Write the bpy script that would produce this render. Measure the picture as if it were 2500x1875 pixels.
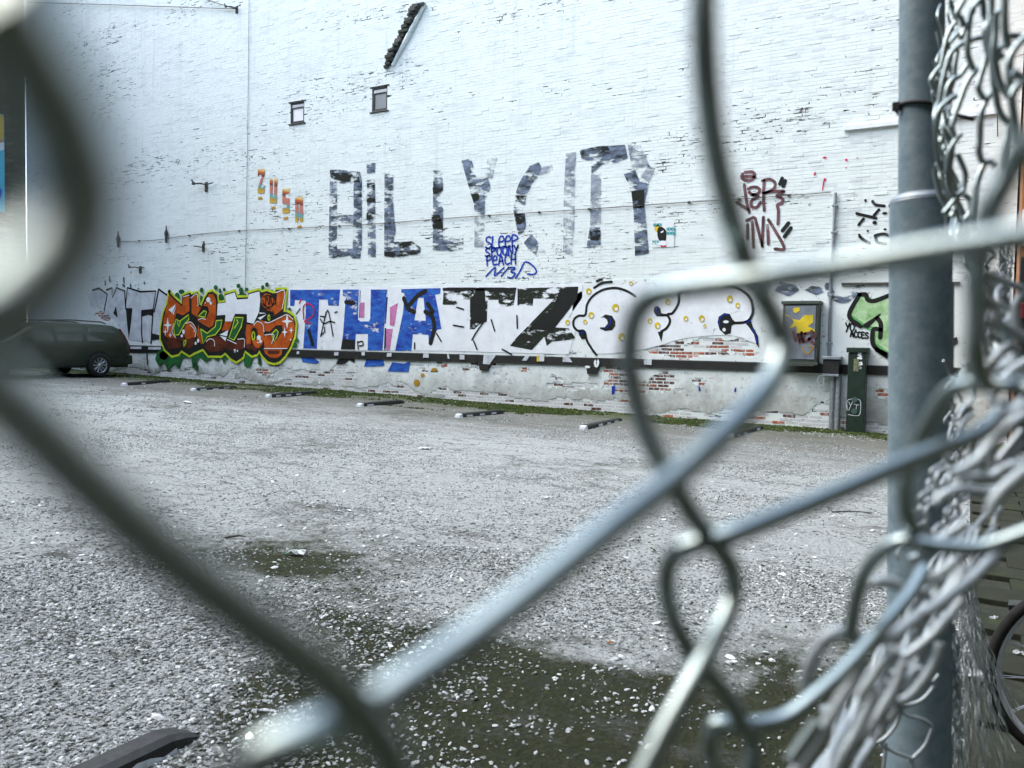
import bpy, bmesh, math, random
import numpy as np
from mathutils import Vector, Matrix
from mathutils.geometry import tessellate_polygon

for o in list(bpy.data.objects):
    bpy.data.objects.remove(o, do_unlink=True)
scene = bpy.context.scene
COL = scene.collection
random.seed(7)
rng = np.random.default_rng(11)

# ------------------------------------------------------------------ camera
PW, PH, FOC = 2500.0, 1875.0, 2000.0
CX, CY = PW / 2, PH / 2
YAW, PITCH, ROLL = math.radians(29.1), math.atan(87 / FOC), 0.018
WALL_Y = 15.9
_f = Vector((-math.sin(YAW) * math.cos(PITCH), math.cos(YAW) * math.cos(PITCH), -math.sin(PITCH)))
_r0 = Vector((math.cos(YAW), math.sin(YAW), 0))
_u0 = _r0.cross(_f)
_r = _r0 * math.cos(ROLL) + _u0 * math.sin(ROLL)
_u = _u0 * math.cos(ROLL) - _r0 * math.sin(ROLL)
cam_data = bpy.data.cameras.new("camera")
cam = bpy.data.objects.new("camera", cam_data)
COL.objects.link(cam)
cam.matrix_world = Matrix(((_r.x, _u.x, -_f.x, 0), (_r.y, _u.y, -_f.y, 0), (_r.z, _u.z, -_f.z, 0), (0, 0, 0, 1)))
cam_data.sensor_fit = 'HORIZONTAL'
cam_data.sensor_width = 36.0
cam_data.lens = 36.0 * FOC / PW
cam_data.clip_start = 0.005
cam_data.clip_end = 500.0
cam_data.dof.use_dof = True
cam_data.dof.focus_distance = 14.0
cam_data.dof.aperture_fstop = 11.5
scene.camera = cam

# ------------------------------------------------------------------ sky, sun, exposure
SUN_EL, SUN_AZ = math.radians(52), math.radians(244)     # azimuth clockwise from +Y: the veiled sun stands to the left, behind the viewer
world = bpy.data.worlds.new("World")
scene.world = world
world.use_nodes = True
wn = world.node_tree
wn.nodes.clear()
sky = wn.nodes.new('ShaderNodeTexSky')
sky.sky_type = 'NISHITA'
sky.sun_disc = False
sky.sun_elevation = SUN_EL
sky.sun_rotation = SUN_AZ
sky.air_density = 1.0
sky.dust_density = 2.0
sky.ozone_density = 1.0
bg = wn.nodes.new('ShaderNodeBackground')
bg.inputs['Strength'].default_value = 0.15
wo = wn.nodes.new('ShaderNodeOutputWorld')
wn.links.new(sky.outputs[0], bg.inputs['Color'])
wn.links.new(bg.outputs[0], wo.inputs['Surface'])
sd = bpy.data.lights.new("sun", 'SUN')
sd.energy = 0.9
sd.angle = math.radians(90)
sd.color = (1.0, 0.98, 0.90)
sun = bpy.data.objects.new("sun", sd)
COL.objects.link(sun)
_sd = Vector((math.sin(SUN_AZ) * math.cos(SUN_EL), math.cos(SUN_AZ) * math.cos(SUN_EL), math.sin(SUN_EL)))
sun.rotation_euler = (-_sd).to_track_quat('-Z', 'Y').to_euler()
scene.view_settings.view_transform = 'Standard'
scene.view_settings.look = 'None'
scene.view_settings.gamma = 1.0
scene.view_settings.use_curve_mapping = False
scene.view_settings.exposure = 1.95
scene.render.engine = 'CYCLES'
scene.cycles.use_denoising = True
scene.cycles.transparent_max_bounces = 24
scene.cycles.max_bounces = 6

# ------------------------------------------------------------------ geometry of the place
def ray(px, py):
    d = _f + _r * ((px - CX) / FOC) + _u * (-(py - CY) / FOC)
    return d
def at(px, py, depth):
    return ray(px, py) * depth
def wallp(px, py, off=0.0):
    d = ray(px, py)
    return d * ((WALL_Y - off) / d.y)
def gz(x, y=0.0):
    return -1.34 - 0.02 * (max(-32.0, min(8.0, x)) + 4.16)
def groundp(px, py):
    d = ray(px, py)
    # plane z = a + b x
    a, b = -1.34 - 0.02 * 4.16, -0.02
    t = a / (d.z - b * d.x)
    return d * t
def proj(p):
    z = p.dot(_f)
    return CX + FOC * p.dot(_r) / z, CY - FOC * p.dot(_u) / z
CROPS = {'R6': (380, 660, 5.53), 'R7': (680, 660, 5.53), 'R8': (1000, 660, 4.88), 'S1': (1380, 640, 4.424),
         'S2': (1800, 660, 3.95), 'T1': (780, 380, 4.424), 'T2': (1180, 340, 4.424), 'T3': (1750, 380, 4.9156),
         'T5': (200, 660, 5.53), 'T6': (600, 400, 9.217), 'Z1': (0, 0, 2.765), 'Z2': (600, 0, 2.765),
         'Z3': (1200, 0, 2.765), 'Z4': (1900, 0, 3.687), 'F': (0, 0, 0.8848), 'P': (0, 0, 1.0)}
def pc(c, x, y):
    a, b, s = CROPS[c]
    return a + x / s, b + y / s
def W2(c, pts):
    """points of a survey sheet -> (x, z) on the white wall"""
    out = []
    for x, y in pts:
        p = wallp(*pc(c, x, y))
        out.append((p.x, p.z))
    return out

# ------------------------------------------------------------------ noise for building
def _hash(ix, iy, s):
    h = np.sin(ix * 127.1 + iy * 311.7 + s * 74.7) * 43758.5453
    return h - np.floor(h)
def vnoise(x, y, s=0):
    x = np.asarray(x, float); y = np.asarray(y, float)
    ix, iy = np.floor(x), np.floor(y)
    fx, fy = x - ix, y - iy
    fx = fx * fx * (3 - 2 * fx); fy = fy * fy * (3 - 2 * fy)
    a = _hash(ix, iy, s); b = _hash(ix + 1, iy, s); c = _hash(ix, iy + 1, s); d = _hash(ix + 1, iy + 1, s)
    return (a * (1 - fx) + b * fx) * (1 - fy) + (c * (1 - fx) + d * fx) * fy
def fbm(x, y, s=0, o=4):
    t, a, n = 0, 0.5, 0
    for k in range(o):
        t = t + a * vnoise(np.asarray(x) * 2 ** k, np.asarray(y) * 2 ** k, s + k); n += a; a *= 0.5
    return t / n

# ------------------------------------------------------------------ mesh helpers
def link(o, parent=None):
    COL.objects.link(o)
    if parent is not None:
        o.parent = parent
    return o
def tag(o, label=None, cat=None, group=None, kind=None):
    if label: o['label'] = label
    if cat: o['category'] = cat
    if group: o['group'] = group
    if kind: o['kind'] = kind
    return o
def empty(name, loc=(0, 0, 0), rz=0.0):
    e = bpy.data.objects.new(name, None)
    e.empty_display_size = 0.1
    e.location = loc; e.rotation_euler = (0, 0, rz)
    return link(e)
def mesh_np(name, V, F, mat=None, attrs=None, smooth=False):
    """F: array (n,k) of same-size faces"""
    me = bpy.data.meshes.new(name)
    V = np.asarray(V, np.float32); F = np.asarray(F, np.int32)
    n, k = F.shape
    me.vertices.add(len(V)); me.vertices.foreach_set('co', V.ravel())
    me.loops.add(n * k); me.loops.foreach_set('vertex_index', F.ravel())
    me.polygons.add(n)
    me.polygons.foreach_set('loop_start', np.arange(0, n * k, k, dtype=np.int32))
    me.polygons.foreach_set('loop_total', np.full(n, k, np.int32))
    me.polygons.foreach_set('use_smooth', np.full(n, bool(smooth)))
    me.update(calc_edges=True)
    if attrs:
        for an, (dom, vals) in attrs.items():
            at_ = me.attributes.new(an, 'FLOAT', dom)
            at_.data.foreach_set('value', np.asarray(vals, np.float32))
    if mat: me.materials.append(mat)
    return me
class MB:
    def __init__(s): s.v, s.f, s.sm = [], [], []
    def add(s, V, F, smooth=False):
        b = len(s.v)
        s.v += [tuple(p) for p in V]
        s.f += [tuple(i + b for i in f) for f in F]
        s.sm += [smooth] * len(F)
        return s
    def box(s, x0, x1, y0, y1, z0, z1, bev=0.0, M=None):
        if bev <= 0:
            V = [(x0, y0, z0), (x1, y0, z0), (x1, y1, z0), (x0, y1, z0), (x0, y0, z1), (x1, y0, z1), (x1, y1, z1), (x0, y1, z1)]
            F = [(0, 3, 2, 1), (4, 5, 6, 7), (0, 1, 5, 4), (1, 2, 6, 5), (2, 3, 7, 6), (3, 0, 4, 7)]
        else:
            bm = bmesh.new()
            bmesh.ops.create_cube(bm, size=1.0)
            for v in bm.verts:
                v.co = ((x0 + x1) / 2 + v.co.x * (x1 - x0), (y0 + y1) / 2 + v.co.y * (y1 - y0), (z0 + z1) / 2 + v.co.z * (z1 - z0))
            bmesh.ops.bevel(bm, geom=bm.edges[:], offset=bev, segments=2, affect='EDGES', profile=0.6)
            bm.verts.index_update()
            V = [v.co.copy() for v in bm.verts]; F = [tuple(v.index for v in f.verts) for f in bm.faces]
            bm.free()
        if M is not None: V = [M @ Vector(p) for p in V]
        return s.add(V, F)
    def tube(s, pts, rad, seg=8, caps=True):
        pts = [Vector(p) for p in pts]
        n = len(pts)
        R = rad if isinstance(rad, (list, tuple)) else [rad] * n
        ref = None; rings = []
        for i, p in enumerate(pts):
            t = (pts[min(i + 1, n - 1)] - pts[max(i - 1, 0)])
            if t.length < 1e-9: t = Vector((0, 0, 1))
            t.normalize()
            if ref is None:
                ref = t.orthogonal().normalized()
            ref = (ref - t * ref.dot(t))
            if ref.length < 1e-6: ref = t.orthogonal()
            ref.normalize()
            b = t.cross(ref)
            rings.append([p + (ref * math.cos(2 * math.pi * k / seg) + b * math.sin(2 * math.pi * k / seg)) * R[i] for k in range(seg)])
        V = [q for r_ in rings for q in r_]
        F = []
        for i in range(n - 1):
            for k in range(seg):
                a = i * seg + k; b2 = i * seg + (k + 1) % seg
                F.append((a, b2, b2 + seg, a + seg))
        s.add(V, F, True)
        if caps:
            s.add(rings[0], [tuple(reversed(range(seg)))]); s.add(rings[-1], [tuple(range(seg))])
        return s
    def lathe(s, prof, seg=24, M=None):
        V, F = [], []
        n = len(prof)
        for k in range(seg):
            a = 2 * math.pi * k / seg
            for r_, z in prof: V.append(Vector((r_ * math.cos(a), r_ * math.sin(a), z)))
        for k in range(seg):
            for i in range(n - 1):
                a = k * n + i; b = ((k + 1) % seg) * n + i
                F.append((a, b, b + 1, a + 1))
        if M is not None: V = [M @ p for p in V]
        return s.add(V, F, True)
    def prism(s, pts2, y0, y1, M=None):
        """outline in (x,z) extruded along y"""
        n = len(pts2)
        V = [Vector((x, y0, z)) for x, z in pts2] + [Vector((x, y1, z)) for x, z in pts2]
        F = [tuple(range(n)), tuple(reversed(range(n, 2 * n)))] + [(i, i + n, (i + 1) % n + n, (i + 1) % n) for i in range(n)]
        if M is not None: V = [M @ p for p in V]
        return s.add(V, F)
    def build(s, name, mat, parent=None, smooth=None):
        me = bpy.data.meshes.new(name)
        me.from_pydata(s.v, [], s.f)
        me.polygons.foreach_set('use_smooth', [bool(smooth) if smooth is not None else q for q in s.sm])
        me.update()
        if mat: me.materials.append(mat)
        return link(bpy.data.objects.new(name, me), parent)
def catmull(pts, n=6):
    P = [Vector(p) for p in pts]
    if len(P) < 3: return P
    P = [P[0] * 2 - P[1]] + P + [P[-1] * 2 - P[-2]]
    out = []
    for i in range(1, len(P) - 2):
        a, b, c, d = P[i - 1], P[i], P[i + 1], P[i + 2]
        for k in range(n):
            t = k / n
            out.append(0.5 * ((2 * b) + (c - a) * t + (2 * a - 5 * b + 4 * c - d) * t * t + (3 * b - a - 3 * c + d) * t ** 3))
    out.append(P[-2])
    return out

# ------------------------------------------------------------------ materials
class NT:
    def __init__(s, name):
        s.m = bpy.data.materials.new(name); s.m.use_nodes = True
        s.t = s.m.node_tree; s.t.nodes.clear()
        s.out = s.n('ShaderNodeOutputMaterial')
        s.b = s.n('ShaderNodeBsdfPrincipled')
        s.l(s.b.outputs[0], s.out.inputs[0])
        s._pos = None
    def n(s, ty, **kw):
        x = s.t.nodes.new(ty)
        for k, v in kw.items(): setattr(x, k, v)
        return x
    def l(s, a, b): s.t.links.new(a, b)
    def pos(s):
        if s._pos is None: s._pos = s.n('ShaderNodeNewGeometry').outputs['Position']
        return s._pos
    def obj(s): return s.n('ShaderNodeTexCoord').outputs['Object']
    def gen(s): return s.n('ShaderNodeTexCoord').outputs['Generated']
    def scaled(s, v, sc, loc=(0, 0, 0)):
        x = s.n('ShaderNodeMapping'); x.inputs['Scale'].default_value = sc; x.inputs['Location'].default_value = loc
        s.l(v, x.inputs['Vector']); return x.outputs[0]
    def noise(s, v, scale, detail=4, rough=0.6, dist=0.0):
        x = s.n('ShaderNodeTexNoise'); x.inputs['Scale'].default_value = scale; x.inputs['Detail'].default_value = detail
        x.inputs['Roughness'].default_value = rough; x.inputs['Distortion'].default_value = dist
        s.l(v, x.inputs['Vector']); return x.outputs['Fac']
    def voronoi(s, v, scale, feat='F1', out='Distance'):
        x = s.n('ShaderNodeTexVoronoi'); x.feature = feat; x.inputs['Scale'].default_value = scale
        s.l(v, x.inputs['Vector']); return x.outputs[out]
    def ramp(s, f, stops, interp='LINEAR'):
        x = s.n('ShaderNodeValToRGB'); x.color_ramp.interpolation = interp
        e = x.color_ramp.elements
        while len(e) > 1: e.remove(e[-1])
        first = True
        for p, c in stops:
            if isinstance(c, (int, float)): c = (c, c, c)
            if first: el = e[0]; el.position = p; first = False
            else: el = e.new(p)
            el.color = (*c[:3], 1)
        s.l(f, x.inputs[0]); return x.outputs[0]
    def math(s, op, a, b=None):
        x = s.n('ShaderNodeMath', operation=op)
        for i, q in enumerate((a, b)):
            if q is None: continue
            if isinstance(q, (int, float)): x.inputs[i].default_value = q
            else: s.l(q, x.inputs[i])
        return x.outputs[0]
    def mix(s, f, a, b, mode='MIX'):
        x = s.n('ShaderNodeMix', data_type='RGBA', blend_type=mode)
        for q, sock in ((f, x.inputs[0]), (a, x.inputs[6]), (b, x.inputs[7])):
            if isinstance(q, (int, float)): sock.default_value = q
            elif isinstance(q, tuple): sock.default_value = (*q[:3], 1)
            else: s.l(q, sock)
        return x.outputs[2]
    def attr(s, name, out='Fac'):
        x = s.n('ShaderNodeAttribute'); x.attribute_name = name; return x.outputs[out]
    def bump(s, h, strength=0.3, dist=0.01):
        x = s.n('ShaderNodeBump'); x.inputs['Strength'].default_value = strength; x.inputs['Distance'].default_value = dist
        s.l(h, x.inputs['Height']); s.l(x.outputs[0], s.b.inputs['Normal']); return x
    def col(s, c):
        if isinstance(c, tuple): s.b.inputs['Base Color'].default_value = (*c[:3], 1)
        else: s.l(c, s.b.inputs['Base Color'])
        return s
    def set(s, rough=None, metal=None, spec=None):
        if rough is not None:
            if isinstance(rough, (int, float)): s.b.inputs['Roughness'].default_value = rough
            else: s.l(rough, s.b.inputs['Roughness'])
        if metal is not None: s.b.inputs['Metallic'].default_value = metal
        if spec is not None: s.b.inputs['Specular IOR Level'].default_value = spec
        return s
    def alpha(s, a):
        s.l(a, s.b.inputs['Alpha']); return s

def sep_z(N):
    x = N.n('ShaderNodeSeparateXYZ'); N.l(N.pos(), x.inputs[0]); return x.outputs

def mat_simple(name, c, rough=0.6, metal=0.0, var=0.25, scale=12.0, bump=0.1, bd=0.003, spec=None):
    N = NT(name)
    n1 = N.noise(N.pos(), scale, 5)
    d = tuple(max(0.0, q * (1 - var)) for q in c); e = tuple(min(1.0, q * (1 + var)) for q in c)
    N.col(N.ramp(n1, [(0.3, d), (0.7, e)]))
    N.set(rough=N.ramp(N.noise(N.pos(), scale * 2.3, 3), [(0.3, max(0, rough - .1)), (0.7, min(1, rough + .1))]), metal=metal, spec=spec)
    if bump: N.bump(N.noise(N.pos(), scale * 4, 3), bump, bd)
    return N.m

def whitewash(name, chips=True):
    """white masonry paint over brick: greyer bricks, chips, open dark joints in clusters"""
    N = NT(name)
    P = N.pos()
    tone = N.attr('tone')
    base = N.mix(N.noise(P, 0.7, 5), (0.74, 0.83, 0.79), (0.82, 0.88, 0.84))
    grey = N.mix(N.noise(P, 9, 4), (0.50, 0.55, 0.57), (0.66, 0.70, 0.70))
    base = N.mix(N.ramp(tone, [(0.78, 0.0), (1.0, 0.75)]), base, grey)
    # washed-off streaks, longer than high
    st = N.noise(N.scaled(P, (1.2, 1, 5.0)), 1.6, 6, 0.7)
    base = N.mix(N.ramp(st, [(0.50, 0.0), (0.74, 0.65)]), base, (0.47, 0.52, 0.52))
    rn = N.noise(N.scaled(P, (5.0, 1, 0.22)), 1.5, 5, 0.65)
    base = N.mix(N.ramp(rn, [(0.54, 0.0), (0.80, 0.55)]), base, (0.44, 0.49, 0.47))
    # chipped spots gathered in bands
    band = N.noise(N.scaled(P, (0.16, 1, 0.75), (3.1, 0, 1.7)), 1.0, 4, 0.6)
    chip = N.noise(N.scaled(P, (3.4, 1, 15.0)), 1.35, 3, 0.65)
    th = N.math('SUBTRACT', chip, N.ramp(band, [(0.36, 0.24), (0.60, 0.0)]))
    cm = N.ramp(th, [(0.60, 0.0), (0.64, 1.0)])
    base = N.mix(cm, base, N.mix(N.noise(P, 2.0, 2), (0.035, 0.045, 0.04), (0.16, 0.14, 0.13)))
    N.col(base).set(rough=0.85, spec=0.25)
    N.bump(N.noise(P, 38, 5, 0.7), 0.25, 0.002)
    return N.m

def paint(name, c, wear=0.45, soft=0.12, var=0.18, streak=False, c2=None, wscale=6.0, zs=2.8):
    """aerosol or brush paint film on the wall; wear = share worn off"""
    N = NT(name)
    P = N.pos()
    a = tuple(q * (1 - var) for q in c); b = tuple(min(1, q * (1 + var)) for q in c) if c2 is None else c2
    N.col(N.mix(N.ramp(N.noise(N.scaled(P, (1, 1, 2.2 if streak else 1)), 4.2, 5, 0.65), [(0.35, 0.0), (0.65, 1.0)]), a, b))
    N.set(rough=0.75, spec=0.25)
    v = N.scaled(P, (1.0, 1, zs)) if streak else P
    w = N.noise(v, wscale, 7, 0.72)
    if streak: w = N.math('ADD', w, N.math('MULTIPLY', N.math('SUBTRACT', N.noise(N.scaled(P, (1, 1, 1.5)), 1.9, 3, 0.6), 0.5), 0.75))
    lo = 0.22 + wear * 0.42
    N.alpha(N.ramp(w, [(lo - soft, 0.0), (lo + soft * 0.2, 1.0)]))
    N.bump(N.noise(P, 45, 4, 0.7), 0.25, 0.004)
    return N.m

M = {}
M['wash'] = whitewash('whitewashed_brick')
def _mortar():
    N = NT('whitewashed_mortar'); P = N.pos()
    band = N.noise(N.scaled(P, (0.16, 1, 0.75), (3.1, 0, 1.7)), 1.0, 4, 0.6)
    gap = N.noise(N.scaled(P, (2.2, 1, 9.0)), 1.2, 3, 0.6)
    th = N.math('SUBTRACT', gap, N.ramp(band, [(0.36, 0.22), (0.60, 0.0)]))
    c = N.mix(N.noise(P, 1.3, 5), (0.70, 0.78, 0.75), (0.79, 0.85, 0.81))
    N.col(N.mix(N.ramp(th, [(0.555, 0.0), (0.60, 1.0)]), c, (0.05, 0.06, 0.055))).set(rough=0.95, spec=0.1)
    N.bump(N.noise(P, 60, 4, 0.7), 0.4, 0.004)
    return N.m
M['mortar'] = _mortar()
def _plaster():
    N = NT('old_white_plaster'); P = N.pos(); z = sep_z(N)[2]
    c = N.mix(N.noise(P, 0.9, 6, 0.65), (0.67, 0.745, 0.72), (0.81, 0.875, 0.845))
    # grime and damp climbing irregularly from the ground
    hz = N.math('MULTIPLY', N.math('ADD', z, 1.6), 0.333)
    g = N.math('ADD', hz, N.math('MULTIPLY', N.math('SUBTRACT', N.noise(P, 2.6, 7, 0.75), 0.5), 0.9))
    c = N.mix(N.ramp(g, [(0.02, 0.8), (0.34, 0.0)]), c, N.mix(N.noise(P, 5, 5, 0.7), (0.16, 0.16, 0.12), (0.52, 0.52, 0.50)))
    xs = sep_z(N)[0]
    lft = N.math('ADD', xs, N.math('MULTIPLY', N.noise(P, 0.6, 4), 7.0))
    d2 = N.math('ADD', hz, N.math('MULTIPLY', N.math('SUBTRACT', N.noise(P, 2.3, 6, 0.75), 0.5), 0.7))
    dark = N.math('MULTIPLY', N.ramp(N.math('MULTIPLY', N.math('ADD', lft, 20.0), 0.1), [(0.1, 1.0), (0.95, 0.30)]), N.ramp(d2, [(0.16, 1.0), (0.36, 0.0)]))
    c = N.mix(dark, c, (0.075, 0.085, 0.05))
    sp = N.noise(N.scaled(P, (1, 1, 1.4)), 7.5, 6, 0.75)
    c = N.mix(N.ramp(sp, [(0.575, 0.0), (0.66, 0.85)]), c, N.mix(N.noise(P, 3.1, 4), (0.11, 0.115, 0.09), (0.40, 0.36, 0.30)))
    N.col(c).set(rough=0.9, spec=0.2)
    N.bump(N.noise(P, 22, 6, 0.7), 0.5, 0.006)
    return N.m
M['plaster'] = _plaster()
def _redbrick():
    N = NT('bare_red_brick'); P = N.pos(); t = N.attr('tone')
    c = N.ramp(t, [(0.0, (0.10, 0.045, 0.03)), (0.35, (0.30, 0.085, 0.035)), (0.6, (0.42, 0.12, 0.05)), (0.8, (0.30, 0.17, 0.12)), (0.86, (0.60, 0.62, 0.62))], 'CONSTANT')
    c = N.mix(N.ramp(N.noise(P, 16, 5, 0.75), [(0.50, 0.0), (0.62, 0.85)]), c, (0.55, 0.55, 0.55))
    c = N.mix(N.ramp(N.noise(N.scaled(P, (1, 1, 3)), 5, 4, 0.7), [(0.60, 0.0), (0.68, 0.9)]), c, (0.045, 0.045, 0.04))
    N.col(c).set(rough=0.9, spec=0.2)
    N.bump(N.noise(P, 55, 5, 0.7), 0.6, 0.006)
    return N.m
M['redbrick'] = _redbrick()
M['stub'] = mat_simple('weathered_dark_brick', (0.055, 0.06, 0.05), 0.95, var=0.5, scale=9, bump=0.6, bd=0.01)
# ================================================================== SETTING: ground
def _ground():
    N = NT('gravel_lot_ground'); P = N.pos()
    sx = sep_z(N)
    big = N.noise(N.scaled(P, (0.55, 0.85, 1)), 1.0, 6, 0.62)
    # pale crushed-stone dust and darker trodden soil
    dust = N.mix(N.noise(P, 14, 6, 0.7), (0.27, 0.295, 0.285), (0.55, 0.595, 0.58))
    dark = N.mix(N.noise(P, 9, 6, 0.7), (0.016, 0.022, 0.009), (0.060, 0.066, 0.034))
    y = sx[1]; x = sx[0]
    m = N.ramp(N.math('ADD', N.attr('soil'), N.math('MULTIPLY', N.math('SUBTRACT', N.noise(P, 4.0, 8, 0.82), 0.5), 2.1)), [(0.16, 1.0), (0.72, 0.0)])
    c = N.mix(m, dark, dust)
    # scattered dark crumbs in the dust
    cr = N.noise(N.scaled(P, (1, 1.0, 1)), 24, 4, 0.8)
    cl = N.noise(N.scaled(P, (0.5, 0.9, 1), (9, 4, 0)), 1.3, 5, 0.7)
    cr = N.math('ADD', cr, N.math('MULTIPLY', N.math('SUBTRACT', cl, 0.5), 0.45))
    c = N.mix(N.ramp(cr, [(0.545, 0.0), (0.615, 0.92)]), c, (0.035, 0.042, 0.03))
    cr2 = N.noise(N.scaled(P, (0.8, 1.4, 1), (5, 1, 0)), 3.2, 7, 0.8)
    c = N.mix(N.ramp(cr2, [(0.535, 0.0), (0.65, 0.75)]), c, (0.085, 0.09, 0.08))
    # brown strip and moss in front of the wall
    wl = N.math('ADD', y, N.math('MULTIPLY', N.noise(N.scaled(P, (0.5, 1.6, 1)), 1.2, 6, 0.75), 7.0))
    c = N.mix(N.ramp(N.math('MULTIPLY', wl, 0.05), [(0.67, 0.0), (0.82, 0.85)]), c, N.mix(N.noise(P, 30, 5, 0.8), (0.05, 0.052, 0.035), (0.28, 0.285, 0.26)))
    mm = N.math('ADD', y, N.math('MULTIPLY', N.noise(N.scaled(P, (0.6, 1.2, 1), (2, 7, 0)), 1.5, 6, 0.75), 4.2))
    c = N.mix(N.ramp(N.math('MULTIPLY', mm, 0.05), [(0.80, 0.0), (0.87, 0.9)]), c, N.mix(N.noise(P, 25, 5, 0.8), (0.03, 0.045, 0.012), (0.10, 0.13, 0.035)))
    N.col(c).set(rough=0.95, spec=0.15)
    h = N.math('ADD', N.noise(P, 32, 6, 0.8), N.math('MULTIPLY', N.voronoi(P, 38), 0.7))
    N.bump(h, 0.9, 0.03)
    return N.m
M['ground'] = _ground()
def soil_at(x, y):
    """share of bare dark soil: trodden ground by the fence and a strip before the wall"""
    x = np.asarray(x, float); y = np.asarray(y, float)
    r = np.hypot(x, y)
    t = np.clip((6.4 - r) / 3.2, 0, 1) * 0.80 - np.clip((-x - 2.0) / .8, 0, 1) * np.clip((5.5 - r) / 2, 0, 1) * 0.50 + np.clip((y - 11.2) / 1.5, 0, 1) * 0.28
    s = t + (fbm(x * .55 + 7, y * .8, 91, 5) - .5) * (1.5 + 2.4 * np.clip((6.5 - r) / 3, 0, 1)) - .10
    return np.clip(s, 0, 1)
def ground_sheet():
    xs = np.concatenate([np.linspace(-60, -30, 8), np.linspace(-29, -7, 133), np.arange(-6.9, .4, .065), np.linspace(.5, 6, 34), np.linspace(8, 60, 14)])
    ys = np.concatenate([np.linspace(-60, -3, 14), np.linspace(-2, 1, 19), np.arange(1.06, 8, .065), np.linspace(8.1, 17, 70), np.linspace(20, 60, 8)])
    X, Y = np.meshgrid(xs, ys, indexing='ij')
    Z = -1.34 - 0.02 * (np.clip(X, -32, 8) + 4.16)
    inside = (X > -29) & (X < 6) & (Y > -2) & (Y < 16.5)
    Z = Z + np.where(inside, (fbm(X * 0.5, Y * 0.5, 3) - 0.5) * 0.05 + (fbm(X * 2.2, Y * 2.2, 9) - 0.5) * 0.02, 0)
    V = np.stack([X, Y, Z], -1).reshape(-1, 3)
    nx, ny = X.shape
    I = np.arange(nx * ny).reshape(nx, ny)
    F = np.stack([I[:-1, :-1], I[1:, :-1], I[1:, 1:], I[:-1, 1:]], -1).reshape(-1, 4)
    o = bpy.data.objects.new('ground', mesh_np('ground', V, F, M['ground'], {'soil': ('POINT', soil_at(X, Y).ravel())}, smooth=True))
    link(o); tag(o, kind='structure', label='grey gravel parking lot with muddy patches and moss by the wall')
    return o
ground_sheet()
def gzn(x, y):
    """ground height with its unevenness"""
    z = gz(x)
    if -29 < x < 6 and -2 < y < 16.5:
        z += float((fbm(x * 0.5, y * 0.5, 3) - 0.5) * 0.05 + (fbm(x * 2.2, y * 2.2, 9) - 0.5) * 0.02)
    return z

# street pavement on the other side of the fence
def _pave():
    N = NT('dark_worn_paving'); P = N.pos()
    c = N.mix(N.noise(P, 6, 6, 0.7), (0.012, 0.016, 0.010), (0.040, 0.044, 0.030))
    c = N.mix(N.ramp(N.noise(P, 2.2, 5, 0.7), [(0.55, 0), (0.7, 0.7)]), c, (0.04, 0.06, 0.018))
    N.col(c).set(rough=0.9, spec=0.2); N.bump(N.noise(P, 40, 5, 0.7), 0.5, 0.006)
    return N.m
M['pave'] = _pave()
M['dark_soil'] = mat_simple('dark_joint_soil', (0.02, 0.024, 0.014), 1.0, var=0.5, scale=14, bump=0.5, bd=0.01)
pv = MB()
pv.add([(0.06, -6, gz(0.06) + 0.012), (6, -6, gz(6) + 0.012), (6, 13.9, gz(6) + 0.012), (0.06, 13.9, gz(0.06) + 0.012)], [(0, 1, 2, 3)])
pavement = tag(pv.build('pavement', M['dark_soil']), kind='structure', label='dark paving along the street side of the fence')
slab_mesh = []
for k in range(4):
    b = MB(); b.box(-0.195, 0.195, -0.145, 0.145, -0.02, 0.026 + 0.003 * k, bev=0.006)
    me = bpy.data.meshes.new('paving_slab'); me.from_pydata(b.v, [], b.f); me.materials.append(M['pave']); slab_mesh.append(me)
cnt = 0
for i in range(6):
    for j in range(34):
        if cnt >= 190: break
        x = 0.27 + i * 0.405 + (0.0 if j % 2 else 0.2); y = 1.6 + j * 0.302
        s = link(bpy.data.objects.new('paving_slab', random.choice(slab_mesh)), pavement)
        s.location = (x, y, gz(x) + 0.012 + random.uniform(-0.003, 0.003)); s.rotation_euler = (random.uniform(-.012, .012), 0.02 + random.uniform(-.012, .012), random.uniform(-.02, .02))
        cnt += 1

# ================================================================== WHITE GABLE WALL
X0, X1, ZTOP = -27.2, 0.6, 13.0
COURSE, BL, JT = 0.067, 0.24, 0.012
building = empty('brick_building', (X0, WALL_Y, gz(X0)))
tag(building, 'huge white-painted brick gable wall covered in graffiti behind the gravel lot', 'building')
def bpart(o):
    """keep world placement when parented to the building"""
    o.parent = building
    o.matrix_parent_inverse = Matrix.Translation(-Vector(building.location))
    return o
def rect_of(c, x0, y0, x1, y1):
    q = W2(c, [(x0, y0), (x1, y0), (x1, y1), (x0, y1)])
    xs = [p[0] for p in q]; zs = [p[1] for p in q]
    return ((xs[0] + xs[3]) / 2, (xs[1] + xs[2]) / 2, (zs[2] + zs[3]) / 2, (zs[0] + zs[1]) / 2)
WIN = [rect_of('Z2', 302, 690, 394, 832), rect_of('Z2', 852, 588, 955, 750)]
def in_win(x0, x1, z0, z1):
    return any(x1 > a and x0 < b and z1 > c and z0 < d for a, b, c, d in WIN)

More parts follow.
